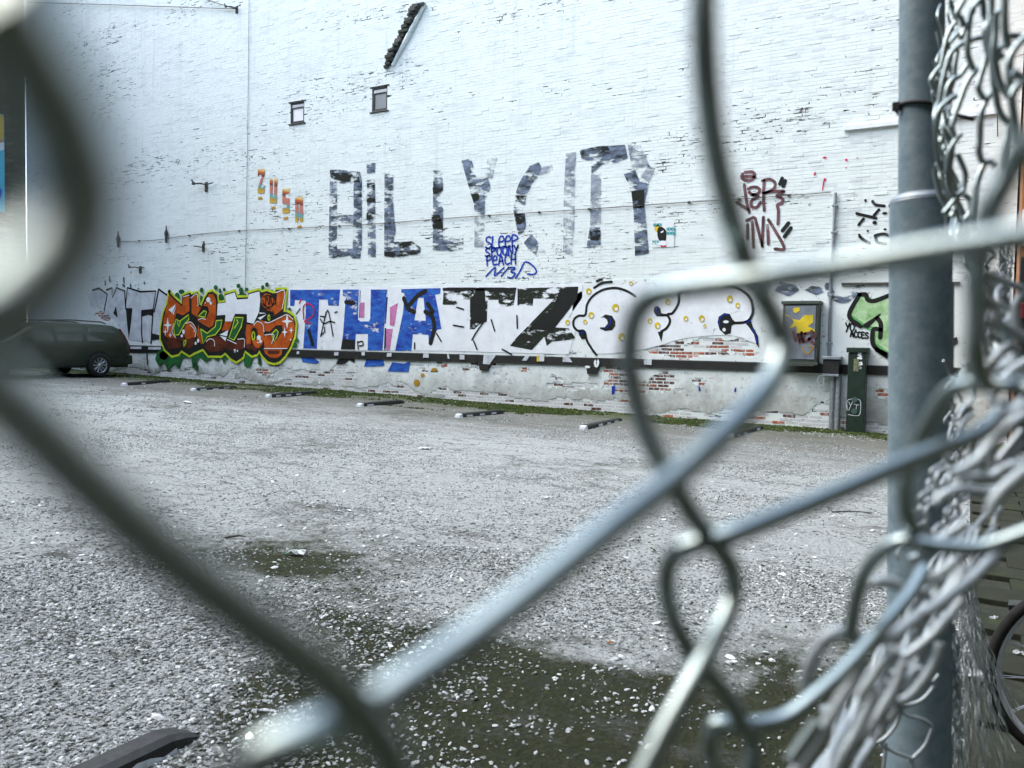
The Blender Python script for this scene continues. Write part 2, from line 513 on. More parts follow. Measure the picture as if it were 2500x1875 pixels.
# where plaster lies and where it has come off
def ell(c, cx, cy, rx, ry):
    p = W2(c, [(cx, cy), (cx + rx, cy), (cx, cy + ry)])
    return (p[0][0], p[0][1], abs(p[1][0] - p[0][0]), abs(p[2][1] - p[0][1]))
BARE = [ell('S1', 1720, 900, 370, 110), ell('S1', 1300, 960, 420, 75), ell('S1', 1080, 1240, 150, 190), ell('S1', 600, 1230, 130, 150),
        ell('S1', 480, 1150, 90, 50), ell('S1', 700, 1400, 110, 110), ell('S1', 1900, 960, 230, 60), ell('S2', 1400, 1160, 60, 60), ell('R8', 1740, 970, 120, 45),
        ell('R8', 1940, 990, 60, 40), ell('R8', 400, 1150, 70, 40), ell('R8', 300, 1200, 40, 30), ell('S1', 1240, 880, 60, 40),
        ell('R7', 900, 1300, 60, 30), ell('R6', 1450, 1370, 90, 60), ell('S1', 1850, 860, 120, 60), ell('T5', 300, 620, 110, 60), ell('T5', 520, 760, 40, 60), ell('R8', 1370, 1190, 60, 25)]
def bare(x, z):
    x = np.asarray(x, float); z = np.asarray(z, float)
    n = fbm(x * 3.0, z * 7.0, 21, 4) - 0.5
    m = np.zeros(np.broadcast(x, z).shape, bool)
    for cx, cz, rx, rz in BARE:
        m |= ((x - cx) / rx) ** 2 + ((z - cz) / rz) ** 2 < 1.0 + n * 3.2
    low = fbm(x * 1.3, z * 2.6, 40, 5)
    gl = -1.34 - 0.02 * (x + 4.16)
    hh = z - gl
    m |= (low > 0.635) & (hh < 0.95) & (hh > 0.1) & (x > -20)
    m |= (hh < 0.10 + 0.45 * (fbm(x * 1.1, x * 0 + 3, 50, 4) - 0.38))
    return m
def ptop(x):
    return 1.42 + 0.35 * (fbm(np.asarray(x) * 0.8, np.asarray(x) * 0, 60, 5) - 0.5)

# masonry core with window openings
core = MB()
xs = sorted({X0, X1, *[w[0] for w in WIN], *[w[1] for w in WIN]}); zs = sorted({-2.0, ZTOP, *[w[2] for w in WIN], *[w[3] for w in WIN]})
for a, b in zip(xs, xs[1:]):
    for c, d in zip(zs, zs[1:]):
        if in_win(a + 1e-4, b - 1e-4, c + 1e-4, d - 1e-4): continue
        core.add([(a, WALL_Y + 0.0022, c), (b, WALL_Y + 0.0022, c), (b, WALL_Y + 0.0022, d), (a, WALL_Y + 0.0022, d)], [(0, 1, 2, 3)])
for a, b, c, d in WIN:     # reveals
    y0, y1 = WALL_Y + 0.0022, WALL_Y + 0.16
    core.add([(a, y0, c), (b, y0, c), (b, y0, d), (a, y0, d), (a, y1, c), (b, y1, c), (b, y1, d), (a, y1, d)],
             [(0, 4, 5, 1), (1, 5, 6, 2), (2, 6, 7, 3), (3, 7, 4, 0), (4, 7, 6, 5)])
core.add([(X0, WALL_Y + .006, ZTOP), (X1, WALL_Y + .006, ZTOP), (X1, WALL_Y + 11, ZTOP), (X0, WALL_Y + 11, ZTOP),
          (X0, WALL_Y + 11, -2), (X1, WALL_Y + 11, -2), (X0, WALL_Y + .006, -2), (X1, WALL_Y + .006, -2)],
         [(0, 1, 2, 3), (3, 2, 5, 4), (1, 7, 5, 2), (0, 3, 4, 6)])
bpart(core.build('wall', M['mortar']))

# courses of brick
ks = np.arange(0, int((ZTOP + 1.6) / COURSE))
bx, bz, bw = [], [], []
for k in ks:
    z = -1.6 + k * COURSE
    off = (k % 2) * BL / 2 + (0.06 if k % 3 == 0 else 0)
    x = X0 + JT - off
    header = (k % 4 == 3)
    L = BL / 2 if header and False else BL
    n = int((X1 - X0 + off) / L)
    a = X0 - off + np.arange(n + 1) * L + rng.uniform(-.006, .006, n + 1)
    for q in a:
        x0 = max(q, X0); x1 = min(q + L - JT, X1)
        if x1 - x0 > 0.05: bx.append(x0); bw.append(x1 - x0); bz.append(z)
bx = np.array(bx); bw = np.array(bw); bz = np.array(bz)
bh = np.full(len(bx), COURSE - JT)
cxm = bx + bw / 2; czm = bz + bh / 2
keep = np.array([not in_win(a, a + w, z, z + h) for a, w, z, h in zip(bx, bw, bz, bh)])
under = czm < ptop(cxm) - 0.05
isbare = bare(cxm, czm) | bare(bx, czm) | bare(bx + bw, czm) | bare(cxm, bz) | bare(cxm, bz + bh)
vis = keep & (~under | isbare) & (czm > -1.5)
cb = under & bare(cxm, czm) & vis
red_idx = np.where(cb)[0]
dist = np.hypot(cxm, WALL_Y) 
# single bricks: the bare ones seen largest, then the nearest painted ones
order = red_idx[np.argsort(dist[red_idx])]
single_red = order[:170]
up = np.where(vis & ~under & (czm < 4.2) & (czm > 1.6) & (cxm > -4.6) & (cxm < -0.9))[0]
single_white = rng.choice(up, 100, replace=False)
single = np.zeros(len(bx), bool); single[single_red] = True; single[single_white] = True
def brick_arrays(idx):
    n = len(idx)
    x0, w, z0, h = bx[idx], bw[idx], bz[idx] + rng.uniform(-.002, .002, n), bh[idx]
    yf = WALL_Y + rng.normal(0, 0.0009, n) - (rng.random(n) > 0.93) * 0.004
    e = 0.003
    V = np.zeros((n, 8, 3))
    for q, (fx, fz, fr) in enumerate([(0, 0, 0), (1, 0, 0), (1, 1, 0), (0, 1, 0), (0, 0, 1), (1, 0, 1), (1, 1, 1), (0, 1, 1)]):
        V[:, q, 0] = x0 + w * fx + (e * (1 - 2 * fx) if fr else 0)
        V[:, q, 2] = z0 + h * fz + (e * (1 - 2 * fz) if fr else 0)
        V[:, q, 1] = yf if fr else WALL_Y + 0.014
    Fq = np.array([(4, 5, 6, 7), (0, 1, 5, 4), (1, 2, 6, 5), (2, 3, 7, 6), (3, 0, 4, 7)])
    F = (np.arange(n)[:, None, None] * 8 + Fq[None]).reshape(-1, 4)
    t = np.repeat(rng.random(n), 5)
    return V.reshape(-1, 3), F, t
mass = np.where(vis & ~cb & ~single)[0]
V, F, t = brick_arrays(mass)
right = np.repeat(np.clip((cxm[mass] + 14) / 12, 0, 1), 5)
o = bpy.data.objects.new('brick_courses', mesh_np('brick_courses', V, F, M['wash'], {'tone': ('FACE', t * (0.55 + 0.45 * right))}))
link(o); bpart(o); tag(o, kind='stuff')
rest = np.array([i for i in red_idx if not single[i]])
if len(rest):
    V, F, t = brick_arrays(rest)
    inpatch = np.repeat(np.array([any(((cxm[i] - e[0]) / e[2]) ** 2 + ((czm[i] - e[1]) / e[3]) ** 2 < 1.6 for e in BARE) for i in rest]), 5)
    t = np.where(inpatch, t, np.where(t < .18, t, .86 + .14 * t))
    o = bpy.data.objects.new('bare_brick_courses', mesh_np('bare_brick_courses', V, F, M['redbrick'], {'tone': ('FACE', t)}))
    link(o); bpart(o); tag(o, kind='stuff')
def brick_mesh(tone, mat):
    e = 0.004; w, h = BL - JT, COURSE - JT
    V = []
    for fx, fz, fr in [(0, 0, 0), (1, 0, 0), (1, 1, 0), (0, 1, 0), (0, 0, 1), (1, 0, 1), (1, 1, 1), (0, 1, 1)]:
        V.append((w * (fx - .5) + (e * (1 - 2 * fx) if fr else 0) + random.uniform(-.002, .002), 0.0 if fr else 0.014, h * (fz - .5) + (e * (1 - 2 * fz) if fr else 0) + random.uniform(-.002, .002)))
    return mesh_np('brick', V, [(4, 5, 6, 7), (0, 1, 5, 4), (1, 2, 6, 5), (2, 3, 7, 6), (3, 0, 4, 7)], mat, {'tone': ('FACE', [tone] * 5)})
RB = [brick_mesh((k + .5) / 14, M['redbrick']) for k in range(14)]
WB = [brick_mesh((k + .5) / 8, M['wash']) for k in range(8)]
for idx, pool in ((single_red, RB), (single_white, WB)):
    for i in idx:
        if pool is RB and not any(((cxm[i] - e[0]) / e[2]) ** 2 + ((czm[i] - e[1]) / e[3]) ** 2 < 1.6 for e in BARE) and random.random() > .2: me_b = random.choice(RB[12:])
        else: me_b = random.choice(pool)
        o = link(bpy.data.objects.new('brick', me_b))
        o.location = (cxm[i], WALL_Y + random.gauss(0, .002) - (0.003 if pool is WB else 0), czm[i]); o.scale = (bw[i] / (BL - JT), 1, 1)
        o.rotation_euler = (0, random.gauss(0, .006), 0)
        bpart(o)

# plaster skin with ragged holes
def plaster_skin():
    st = 0.036
    gx = np.arange(X0, X1 + 1e-6, st); gzz = np.arange(-1.6, 1.8, st)
    GX, GZ = np.meshgrid(gx, gzz, indexing='ij')
    jx = GX + rng.uniform(-.012, .012, GX.shape); jz = GZ + rng.uniform(-.012, .012, GX.shape)
    jx[0] = X0; jx[-1] = X1
    jy = WALL_Y - 0.007 - 0.006 * fbm(GX * 2, GZ * 2, 71) 
    cx = (GX[:-1, :-1] + st / 2); cz = (GZ[:-1, :-1] + st / 2)
    solid = (~bare(cx, cz)) & (cz < ptop(cx)) & (cz > -1.34 - 0.02 * (cx + 4.16) - 0.1)
    I = np.arange(GX.size).reshape(GX.shape)
    quads = np.stack([I[:-1, :-1], I[1:, :-1], I[1:, 1:], I[:-1, 1:]], -1)[solid]
    V = np.stack([jx, jy, jz], -1).reshape(-1, 3)
    # edge skirts for thickness
    S = np.pad(solid, 1)
    sk = []
    nv = len(V)
    B = V.copy(); B[:, 1] = WALL_Y + 0.008
    for di, dj, e in ((1, 0, (1, 2)), (-1, 0, (3, 0)), (0, 1, (2, 3)), (0, -1, (0, 1))):
        nb = S[1 + di:S.shape[0] - 1 + di, 1 + dj:S.shape[1] - 1 + dj]
        q = np.stack([I[:-1, :-1], I[1:, :-1], I[1:, 1:], I[:-1, 1:]], -1)[solid & ~nb]
        if len(q): sk.append(np.stack([q[:, e[1]], q[:, e[0]], q[:, e[0]] + nv, q[:, e[1]] + nv], -1))
    F = np.concatenate([quads] + sk)
    o = bpy.data.objects.new('plaster', mesh_np('plaster', np.concatenate([V, B]), F, M['plaster']))
    link(o); bpart(o); o['label'] = 'chipped white plaster skin on the lower part of the wall'
plaster_skin()

# broken roof-line scar: stubs of brick sticking out in a slanting row
sa, sb = W2('Z2', [(958, 450), (1170, 40)])
for k in range(27):
    t = k / 26
    x = sa[0] + (sb[0] - sa[0]) * t + random.uniform(-.03, .03); z = sa[1] + (sb[1] - sa[1]) * t
    w = random.uniform(.15, .26) * (0.8 + 0.45 * t); d = random.uniform(.07, .16)
    m = MB().box(-w / 2, w / 2, -d, 0.02, -.036, random.uniform(.026, .042), bev=0.010)
    o = m.build('brick', M['stub']); o.location = (x, WALL_Y, z); o.rotation_euler = (random.gauss(0, .12), random.gauss(0, .12), random.gauss(0, .15)); bpart(o)
fl = MB()
n_ = Vector((-(sb[1] - sa[1]), 0, sb[0] - sa[0])).normalized()
A, Bv = Vector((sa[0], WALL_Y - .03, sa[1])), Vector((sb[0], WALL_Y - .05, sb[1]))
fl.tube([A + Vector((.16, .02, 0)), (A + Bv) / 2 + Vector((.18, .02, 0)), Bv + Vector((.18, .03, 0))], [.05, .07, .05], 7)
o = fl.build('mortar_fillet', M['wash']); bpart(o)

# windows
M['win_frame'] = mat_simple('dark_window_paint', (0.018, 0.022, 0.018), 0.5, var=0.4, scale=20)
M['win_white'] = mat_simple('white_window_paint', (0.55, 0.58, 0.58), 0.5, var=0.15, scale=20)
def _glass(name, c, rough=0.12):
    N = NT(name); N.col(N.mix(N.noise(N.pos(), 5, 4), tuple(q * .8 for q in c), c)).set(rough=rough, spec=0.8); return N.m
M['pane_sky_white'] = _glass('pane_with_painted_sky', (0.92, 0.94, 0.93), 0.3)  # sky mirrored in the glass, put into the base colour as white
M['pane_dark'] = _glass('dusty_grey_pane', (0.23, 0.26, 0.26), 0.25)
for i, (a, b, c, d) in enumerate(WIN):
    yb = WALL_Y
    fr = MB(); t = 0.042
    fr.box(a, a + t, yb + .01, yb + .10, c, d); fr.box(b - t * .55, b, yb + .01, yb + .10, c, d)
    fr.box(a + t, b - t * .55, yb + .011, yb + .10, c, c + t * .9); fr.box(a + t, b - t * .55, yb + .011, yb + .10, d - t * .9, d)
    w = fr.build('window', M['win_frame']); bpart(w)
    zt = d - t * .9 - 0.085
    MB().box(a + t, b - t * .55, yb + .02, yb + .05, zt, d - t * .9 - .012, bev=.004).build('transom_vent', M['win_white'], w)
    sa_ = MB(); q = .022; xa, xb, za, zb_ = a + t, b - t * .55, c + t * .9, zt - .004
    sa_.box(xa, xa + q, yb + .015, yb + .06, za, zb_); sa_.box(xb - q, xb, yb + .015, yb + .06, za, zb_)
    sa_.box(xa + q, xb - q, yb + .016, yb + .06, za, za + q); sa_.box(xa + q, xb - q, yb + .016, yb + .06, zb_ - q, zb_)
    s_ = sa_.build('sash', M['win_frame'], w)
    gl = MB().box(xa + q, xb - q, yb + .035, yb + .045, za + q, zb_ - q).build('pane', M['pane_sky_white'] if i == 0 else M['pane_dark'], w)
    if i == 0:
        w['label'] = 'small dark-framed window with bright white pane'
    else:
        w['label'] = 'small dark-framed window with dull grey pane'
    MB().box(a - .05, b + .05, yb - .035, yb + .02, c - .03, c - .004, bev=.006).build('sill', M['win_frame'], w)
    MB().box(a - .06, b + .06, yb - .02, yb + .01, d + .004, d + .03, bev=.006).build('lintel', M['stub'], w)

# ledge: long dark steel-shod fender board along the wall
ZL = [W2('F', [(300, 747), (300, 761)]), W2('F', [(1640, 784), (1640, 802)])]
zl_top = (ZL[0][0][1] + ZL[1][0][1]) / 2; zl_bot = (ZL[0][1][1] + ZL[1][1][1]) / 2
M['ledge'] = mat_simple('black_tarred_board', (0.009, 0.011, 0.009), 0.6, var=0.5, scale=6, bump=0.3)
def ledge_z(x):
    xa, xb = ZL[0][0][0], ZL[1][0][0]
    t = (x - xa) / (xb - xa)
    return ZL[0][0][1] * (1 - t) + ZL[1][0][1] * t, ZL[0][1][1] * (1 - t) + ZL[1][1][1] * t
le = MB()
joints = np.linspace(X0 + 0.4, X1 - 0.1, 9)
ledge = None
for a, b in zip(joints, joints[1:]):
    m = MB(); (ta, ba), (tb, bb) = ledge_z(a), ledge_z(b); yf = WALL_Y - 0.045; yk = WALL_Y + 0.003
    b -= 0.008
    m.add([(a, yf, ba), (b, yf, bb), (b, yf, tb), (a, yf, ta), (a, yk, ba), (b, yk, bb), (b, yk, tb + .02), (a, yk, ta + .02)],
          [(0, 1, 2, 3), (3, 2, 6, 7), (1, 5, 6, 2), (0, 3, 7, 4), (0, 4, 5, 1)])
    o = m.build('fender_board', M['ledge']); bpart(o)
for c, x, w in (('F', 1050, 34), ('F', 1284, 30)):
    (xx, _), = W2(c, [(x, 780)]); ta, ba = ledge_z(xx)
    m = MB(); m.prism([(xx - .16, ba - .004), (xx + .14, ba - .004), (xx + .07, ba - .17), (xx - .13, ba - .17)], WALL_Y - .06, WALL_Y)
    o = m.build('bracket', M['ledge']); bpart(o)

# ================================================================== PAINT ON THE WALL
def sheet_mesh(polys, off):
    """list of (outer, holes) in wall (x,z)"""
    m = MB()
    for outer, holes in polys:
        loops = [[Vector((x, 0, z)) for x, z in outer]] + [[Vector((x, 0, z)) for x, z in h] for h in holes]
        flat = [p for l_ in loops for p in l_]
        tris = tessellate_polygon([[Vector((p.x, p.z, 0)) for p in l_] for l_ in loops])
        V = [(p.x, WALL_Y - off, p.z) for p in flat]
        F = []
        for a, b, c in tris:
            pa, pb, pc_ = flat[a], flat[b], flat[c]
            cr = (pb.x - pa.x) * (pc_.z - pa.z) - (pb.z - pa.z) * (pc_.x - pa.x)
            F.append((a, b, c) if cr > 0 else (a, c, b))
        m.add(V, F)
    return m
def smooth2(pts, n=5, closed=False):
    P = [Vector((x, z, 0)) for x, z in pts]
    if closed:
        P = [P[-2], P[-1]] + P + [P[0], P[1], P[2]]
        out = catmull(P, n)
        return [(p.x, p.y) for p in out[2 * n:-(3 * n) - 1 + n]]
    return [(p.x, p.y) for p in catmull(P, n)]
def ribbon(pts, w, taper=False):
    """stroke outline polygons (quads + round ends) as list of small polygons"""
    out = []
    n = len(pts)
    L, R = [], []
    for i, (x, z) in enumerate(pts):
        a = pts[max(i - 1, 0)]; b = pts[min(i + 1, n - 1)]
        tx, tz = b[0] - a[0], b[1] - a[1]
        l_ = math.hypot(tx, tz) or 1
        ww = w / 2 * (1 if not taper else 0.55 + 0.45 * math.sin(math.pi * (i + .5) / n))
        nx, nz = -tz / l_ * ww, tx / l_ * ww
        L.append((x + nx, z + nz)); R.append((x - nx, z - nz))
    return L, R
def strokes_mesh(m, lines, w, off, smooth=True, taper=False):
    for ln in lines:
        if len(ln) < 2: continue
        pts = smooth2(ln, 6) if smooth and len(ln) > 2 else ln
        L, R = ribbon(pts, w, taper)
        n = len(pts)
        V = [(x, WALL_Y - off, z) for x, z in L] + [(x, WALL_Y - off, z) for x, z in R]
        m.add(V, [(n + i, n + i + 1, i + 1, i) for i in range(n - 1)])
        for k in (0, n - 1):
            cx, cz = pts[k]; r = math.hypot(L[k][0] - R[k][0], L[k][1] - R[k][1]) / 2
            # half discs, away from the stroke so nothing overlaps
            a0 = math.atan2(L[k][1] - cz, L[k][0] - cx)
            sgn = 1 if k == 0 else -1
            rim = [(cx + r * math.cos(a0 + sgn * math.pi * j / 6), WALL_Y - off, cz + r * math.sin(a0 + sgn * math.pi * j / 6)) for j in range(7)]
            m.add(rim, [tuple(range(7)) if sgn == 1 else tuple(reversed(range(7)))])
    return m
def pl(c, pts, holes=(), sm=0):
    o = W2(c, pts)
    if sm: o = smooth2(o, sm, True)
    return (o, [W2(c, h) for h in holes])
def ellp(c, cx, cy, rx, ry, n=18, rot=0):
    return (W2(c, [(cx + rx * math.cos(2 * math.pi * k / n) * math.cos(rot) - ry * math.sin(2 * math.pi * k / n) * math.sin(rot), cy + rx * math.cos(2 * math.pi * k / n) * math.sin(rot) + ry * math.sin(2 * math.pi * k / n) * math.cos(rot)) for k in range(n)]), [])
def starp(c, cx, cy, rx, ry):
    p = []
    for k in range(8):
        a = math.pi / 4 * k
        r = (1.0 if k % 2 == 0 else 0.24)
        p.append((cx + rx * r * math.sin(a) * (1 if k % 2 == 0 else 1.3), cy - ry * r * math.cos(a)))
    return pl(c, p)
def layer(name, polys, mat, off, parent=None, label=None, lines=None, w=0.05, smooth=True, taper=False):
    def one(m, par):
        q = m.build(name, mat)
        if par is None: bpart(q)
        else: q.parent = par
        return q
    o = None
    for p in polys or []:
        q = one(sheet_mesh([p], off), parent if (parent is not None or o is None) else o)
        o = o or q
    if lines:
        q = one(strokes_mesh(MB(), lines, w, off, smooth, taper), parent if (parent is not None or o is None) else o)
        if len(lines) > 2: q['kind'] = 'stuff'
        o = o or q
    if label: o['label'] = label
    return o
# ---- colours
PT = {
 'black': paint('paint_black', (0.012, 0.014, 0.012), 0.30, 0.10),
 'black_worn': paint('paint_black_worn', (0.016, 0.022, 0.014), 0.60, 0.06, streak=True, wscale=3.6),
 'white': paint('paint_white', (0.78, 0.83, 0.84), 0.30, 0.12, var=0.06),
 'silver': paint('paint_silver', (0.55, 0.60, 0.63), 0.40, 0.25, var=0.15),
 'blue': paint('paint_blue', (0.018, 0.045, 0.36), 0.40, 0.10, c2=(0.03, 0.16, 0.55), streak=True, wscale=4.5),
 'navy': paint('paint_navy', (0.012, 0.02, 0.13), 0.45, 0.1),
 'bluepen': paint('paint_blue_line', (0.006, 0.04, 0.36), 0.2, 0.1),
 'pink': paint('paint_pink', (0.52, 0.18, 0.36), 0.48, 0.2),
 'orange': paint('paint_orange', (0.46, 0.075, 0.008), 0.2, 0.1, var=0.3, c2=(0.60, 0.12, 0.012)),
 'brown': paint('paint_brown', (0.035, 0.018, 0.008), 0.2, 0.1, var=0.4, c2=(0.15, 0.03, 0.01)),
 'lime': paint('paint_lime', (0.50, 0.62, 0.03), 0.25, 0.1),
 'green': paint('paint_green', (0.012, 0.085, 0.02), 0.38, 0.12, c2=(0.02, 0.15, 0.04)),
 'palegreen': paint('paint_pale_green', (0.28, 0.56, 0.22), 0.42, 0.22, c2=(0.55, 0.72, 0.45)),
 'midgreen': paint('paint_mid_green', (0.12, 0.42, 0.12), 0.36, 0.18),
 'yellow': paint('paint_yellow', (0.62, 0.48, 0.03), 0.25, 0.15),
 'maroon': paint('paint_maroon', (0.085, 0.035, 0.035), 0.42, 0.15, c2=(0.20, 0.10, 0.11)),
 'red': paint('paint_red', (0.55, 0.02, 0.07), 0.35, 0.12),
 'slate': paint('paint_faded_slate', (0.012, 0.020, 0.018), 0.675, 0.10, c2=(0.20, 0.26, 0.36), streak=True, wscale=3.8, zs=4.2),
 'slate_thin': paint('paint_faded_slate_thin', (0.16, 0.20, 0.26), 0.82, 0.16, c2=(0.40, 0.44, 0.50), streak=True, wscale=4, zs=3),
 'tar': paint('paint_tar_patch', (0.010, 0.014, 0.010), 0.60, 0.05, streak=True, wscale=3.2, zs=2.6),
 'cyan': paint('paint_cyan', (0.10, 0.48, 0.50), 0.45, 0.15),
 'gold': paint('paint_gold', (0.42, 0.24, 0.02), 0.15, 0.1),
}
def L(c, *lines): return [W2(c, l_) for l_ in lines]

# ---- orange wildstyle piece
E0 = 0.050
sil = [(205, 290), (265, 360), (375, 460), (380, 345), (490, 300), (500, 330), (590, 295), (610, 460), (640, 480), (680, 380), (730, 300), (790, 285), (850, 330), (865, 440), (975, 425), (950, 325), (1095, 285), (1125, 370), (1275, 365), (1270, 310), (1420, 270), (1450, 300), (1520, 280), (1600, 310), (1640, 310), (1640, 265), (1790, 260), (1770, 340), (1745, 560), (1800, 565), (1880, 620), (1910, 720), (1890, 900), (1830, 1050), (1760, 1160), (1690, 1230), (1620, 1250), (1540, 1230), (1470, 1160), (1420, 1080), (1390, 1130), (1320, 1150), (1225, 1080), (1200, 1170), (1110, 1230), (1040, 1190), (960, 1110), (910, 1150), (730, 1150), (660, 1060), (540, 1110), (480, 1150), (370, 1080), (330, 1130), (240, 1150), (150, 1070), (90, 930), (90, 780), (130, 570), (180, 450)]
splash = [pl('R6', [(60, 1060), (380, 1060), (700, 1080), (1000, 1090), (1420, 1090), (1440, 1270), (1390, 1180), (1340, 1150), (1290, 1300), (1220, 1300), (1200, 1200), (990, 1170), (940, 1260), (900, 1170), (850, 1220), (780, 1180), (690, 1240), (610, 1170), (520, 1330), (500, 1180), (380, 1180), (330, 1320), (260, 1260), (180, 1350), (130, 1240), (60, 1290), (10, 1200)])]
for x, y, rx, ry in [(830, 235, 28, 34), (888, 280, 20, 34), (945, 262, 20, 24), (1138, 212, 28, 30), (1172, 275, 30, 44), (1250, 262, 24, 26), (1465, 240, 24, 40), (1522, 196, 26, 32), (1590, 280, 18, 22), (370, 290, 40, 30), (640, 270, 26, 36), (1920, 940, 30, 30), (1890, 1010, 40, 36), (1825, 525, 22, 22), (310, 360, 34, 60), (640, 400, 24, 60), (900, 370, 40, 50), (1190, 340, 60, 34), (1420, 1240, 24, 40), (560, 1300, 30, 50), (130, 1150, 60, 60)]:
    splash.append(ellp('R6', x, y, rx, ry))
piece = layer('graffiti_piece', splash, PT['green'], E0, label='orange and white bubble-letter graffiti with lime outline')
so = W2('R6', sil)
layer('lime_outline', [], PT['lime'], E0 + .003, piece, lines=[so + [so[0]]], w=0.125, smooth=False)
layer('black_outline', [(so, [])], PT['black'], E0 + .006, piece)
org = [
 pl('R6', [(205, 330), (290, 415), (385, 490), (395, 365), (478, 335), (478, 550), (395, 608), (305, 578), (262, 725), (252, 840), (300, 912), (165, 900), (118, 830), (135, 640), (185, 455)]),
 ellp('R6', 490, 830, 82, 130),
 pl('R6', [(508, 372), (583, 322), (600, 485), (640, 508), (690, 425), (740, 325), (800, 318), (838, 400), (836, 640), (792, 750), (745, 775), (650, 720), (600, 690), (590, 640), (510, 580)], holes=[[(592, 590), (650, 480), (728, 490), (746, 560), (708, 648), (598, 650)]]),
 pl('R6', [(575, 880), (600, 730), (655, 990), (640, 1000)]),
 pl('R6', [(960, 690), (1055, 690), (1020, 800), (915, 820), (935, 760)]),
 pl('R6', [(1250, 730), (1335, 735), (1305, 850), (1310, 990), (1250, 1000), (1235, 850)]),
 (ellp('R6', 1400, 870, 86, 180)[0], [ellp('R6', 1355, 860, 46, 90)[0]]),
 pl('R6', [(1660, 300), (1768, 280), (1730, 530), (1620, 615), (1600, 560), (1530, 540), (1455, 470), (1448, 380), (1500, 312), (1565, 325), (1630, 400), (1650, 500)]),
 pl('R6', [(1430, 670), (1560, 705), (1700, 640), (1800, 598), (1875, 650), (1902, 760), (1878, 900), (1808, 1050), (1495, 1052), (1480, 930), (1500, 872), (1620, 872), (1592, 990), (1640, 950), (1740, 820), (1732, 742), (1650, 742), (1560, 830), (1500, 820), (1480, 740)]),
 pl('R6', [(1480, 1070), (1730, 1070), (1722, 1140), (1660, 1185), (1560, 1172), (1500, 1120)])]
layer('orange_fill', org, PT['orange'], E0 + .009, piece)
brn = [pl('R6', [(118, 832), (165, 900), (300, 914), (380, 890), (430, 960), (400, 1010), (330, 1050), (200, 1055), (125, 940)]), pl('R6', [(440, 930), (560, 900), (540, 1000), (470, 1060), (430, 1030)]),
       pl('R6', [(685, 1040), (705, 935), (780, 900), (880, 885), (980, 955), (1100, 992), (1130, 925), (1222, 932), (1222, 1055), (1110, 1085), (960, 1065), (900, 1090), (745, 1105)]), pl('R6', [(1240, 1000), (1320, 1000), (1400, 1060), (1370, 1095), (1250, 1050)]), pl('R6', [(1530, 1080), (1700, 1080), (1690, 1130), (1540, 1130)])]
layer('brown_fill', brn, PT['brown'], E0 + .0105, piece)
layer('pale_fill', [pl('R6', [(862, 450), (972, 436), (962, 342), (1090, 300), (1122, 396), (1270, 386), (1282, 326), (1424, 286), (1436, 400), (1420, 560), (1345, 722), (1258, 700), (1255, 592), (1095, 588), (1055, 690), (962, 690), (966, 602), (852, 610)])], PT['white'], E0 + .012, piece)
gr = [pl('R6', [(300, 660), (350, 690), (470, 600), (476, 660), (420, 720), (335, 872), (282, 872), (268, 780)]), pl('R6', [(600, 620), (680, 547), (712, 560), (692, 635)]), pl('R6', [(630, 790), (722, 850), (830, 762), (842, 682), (924, 672), (900, 780), (832, 868), (722, 898), (668, 990)]), pl('R6', [(1095, 637), (1208, 640), (1182, 760), (1082, 942), (1015, 912), (1062, 780)]), ellp('R6', 1345, 885, 20, 54), ellp('R6', 1555, 640, 14, 34), pl('R6', [(400, 1010), (410, 950), (436, 940), (432, 985), (405, 1030)]), pl('R6', [(1590, 860), (1650, 800), (1680, 830), (1660, 900), (1625, 960)])]
layer('green_fill', gr, PT['green'], E0 + .0135, piece)
layer('lime_inline', [], PT['lime'], E0 + .016, piece, lines=[g[0] + [g[0][0]] for g in gr] + L('R6', [(1120, 670), (1140, 700), (1090, 780)], [(320, 700), (340, 760), (360, 700)]), w=0.034, smooth=False)
hl = [ellp('R6', *q) for q in [(738, 400, 28, 35), (770, 445, 16, 22), (697, 441, 8, 8), (403, 830, 18, 32), (380, 885, 16, 20), (600, 950, 16, 28), (567, 985, 14, 22), (1420, 910, 28, 35), (1443, 960, 18, 24), (1407, 975, 10, 12), (1095, 1075, 16, 12), (1130, 1088, 10, 14), (1095, 1100, 10, 8), (1848, 938, 10, 12)]]
hl += [starp('R6', 190, 740, 58, 105), starp('R6', 158, 830, 32, 62), starp('R6', 225, 875, 26, 42), starp('R6', 1800, 690, 78, 105), starp('R6', 1768, 835, 42, 78), starp('R6', 1855, 810, 30, 52)]
hl += [pl('R6', [(200, 535), (298, 460), (250, 580)]), pl('R6', [(305, 480), (268, 604), (255, 585)]), pl('R6', [(890, 870), (1008, 805), (990, 890)]), pl('R6', [(892, 885), (985, 905), (968, 955)]), pl('R6', [(1405, 645), (1528, 592), (1440, 668)]), pl('R6', [(1425, 570), (1520, 580), (1430, 590)])]
layer('white_highlight', hl, PT['white'], E0 + .0185, piece, lines=L('R6', [(268, 720), (250, 830), (300, 912)], [(430, 720), (500, 700), (570, 790), (560, 900)], [(490, 735), (545, 790), (548, 830)], [(400, 360), (478, 335)], [(500, 375), (585, 322), (600, 485)], [(600, 670), (650, 650), (700, 665)], [(710, 960), (760, 925), (815, 950), (822, 1020)], [(995, 935), (1050, 960), (1115, 990)], [(1135, 930), (1222, 932), (1222, 1040)], [(1650, 300), (1768, 282), (1735, 520)], [(1500, 700), (1560, 705), (1700, 640), (1800, 600), (1880, 660)], [(1500, 872), (1620, 872), (1592, 990)], [(1350, 740), (1400, 690), (1470, 730), (1490, 830)], [(1490, 1056), (1800, 1056)]), w=0.022)
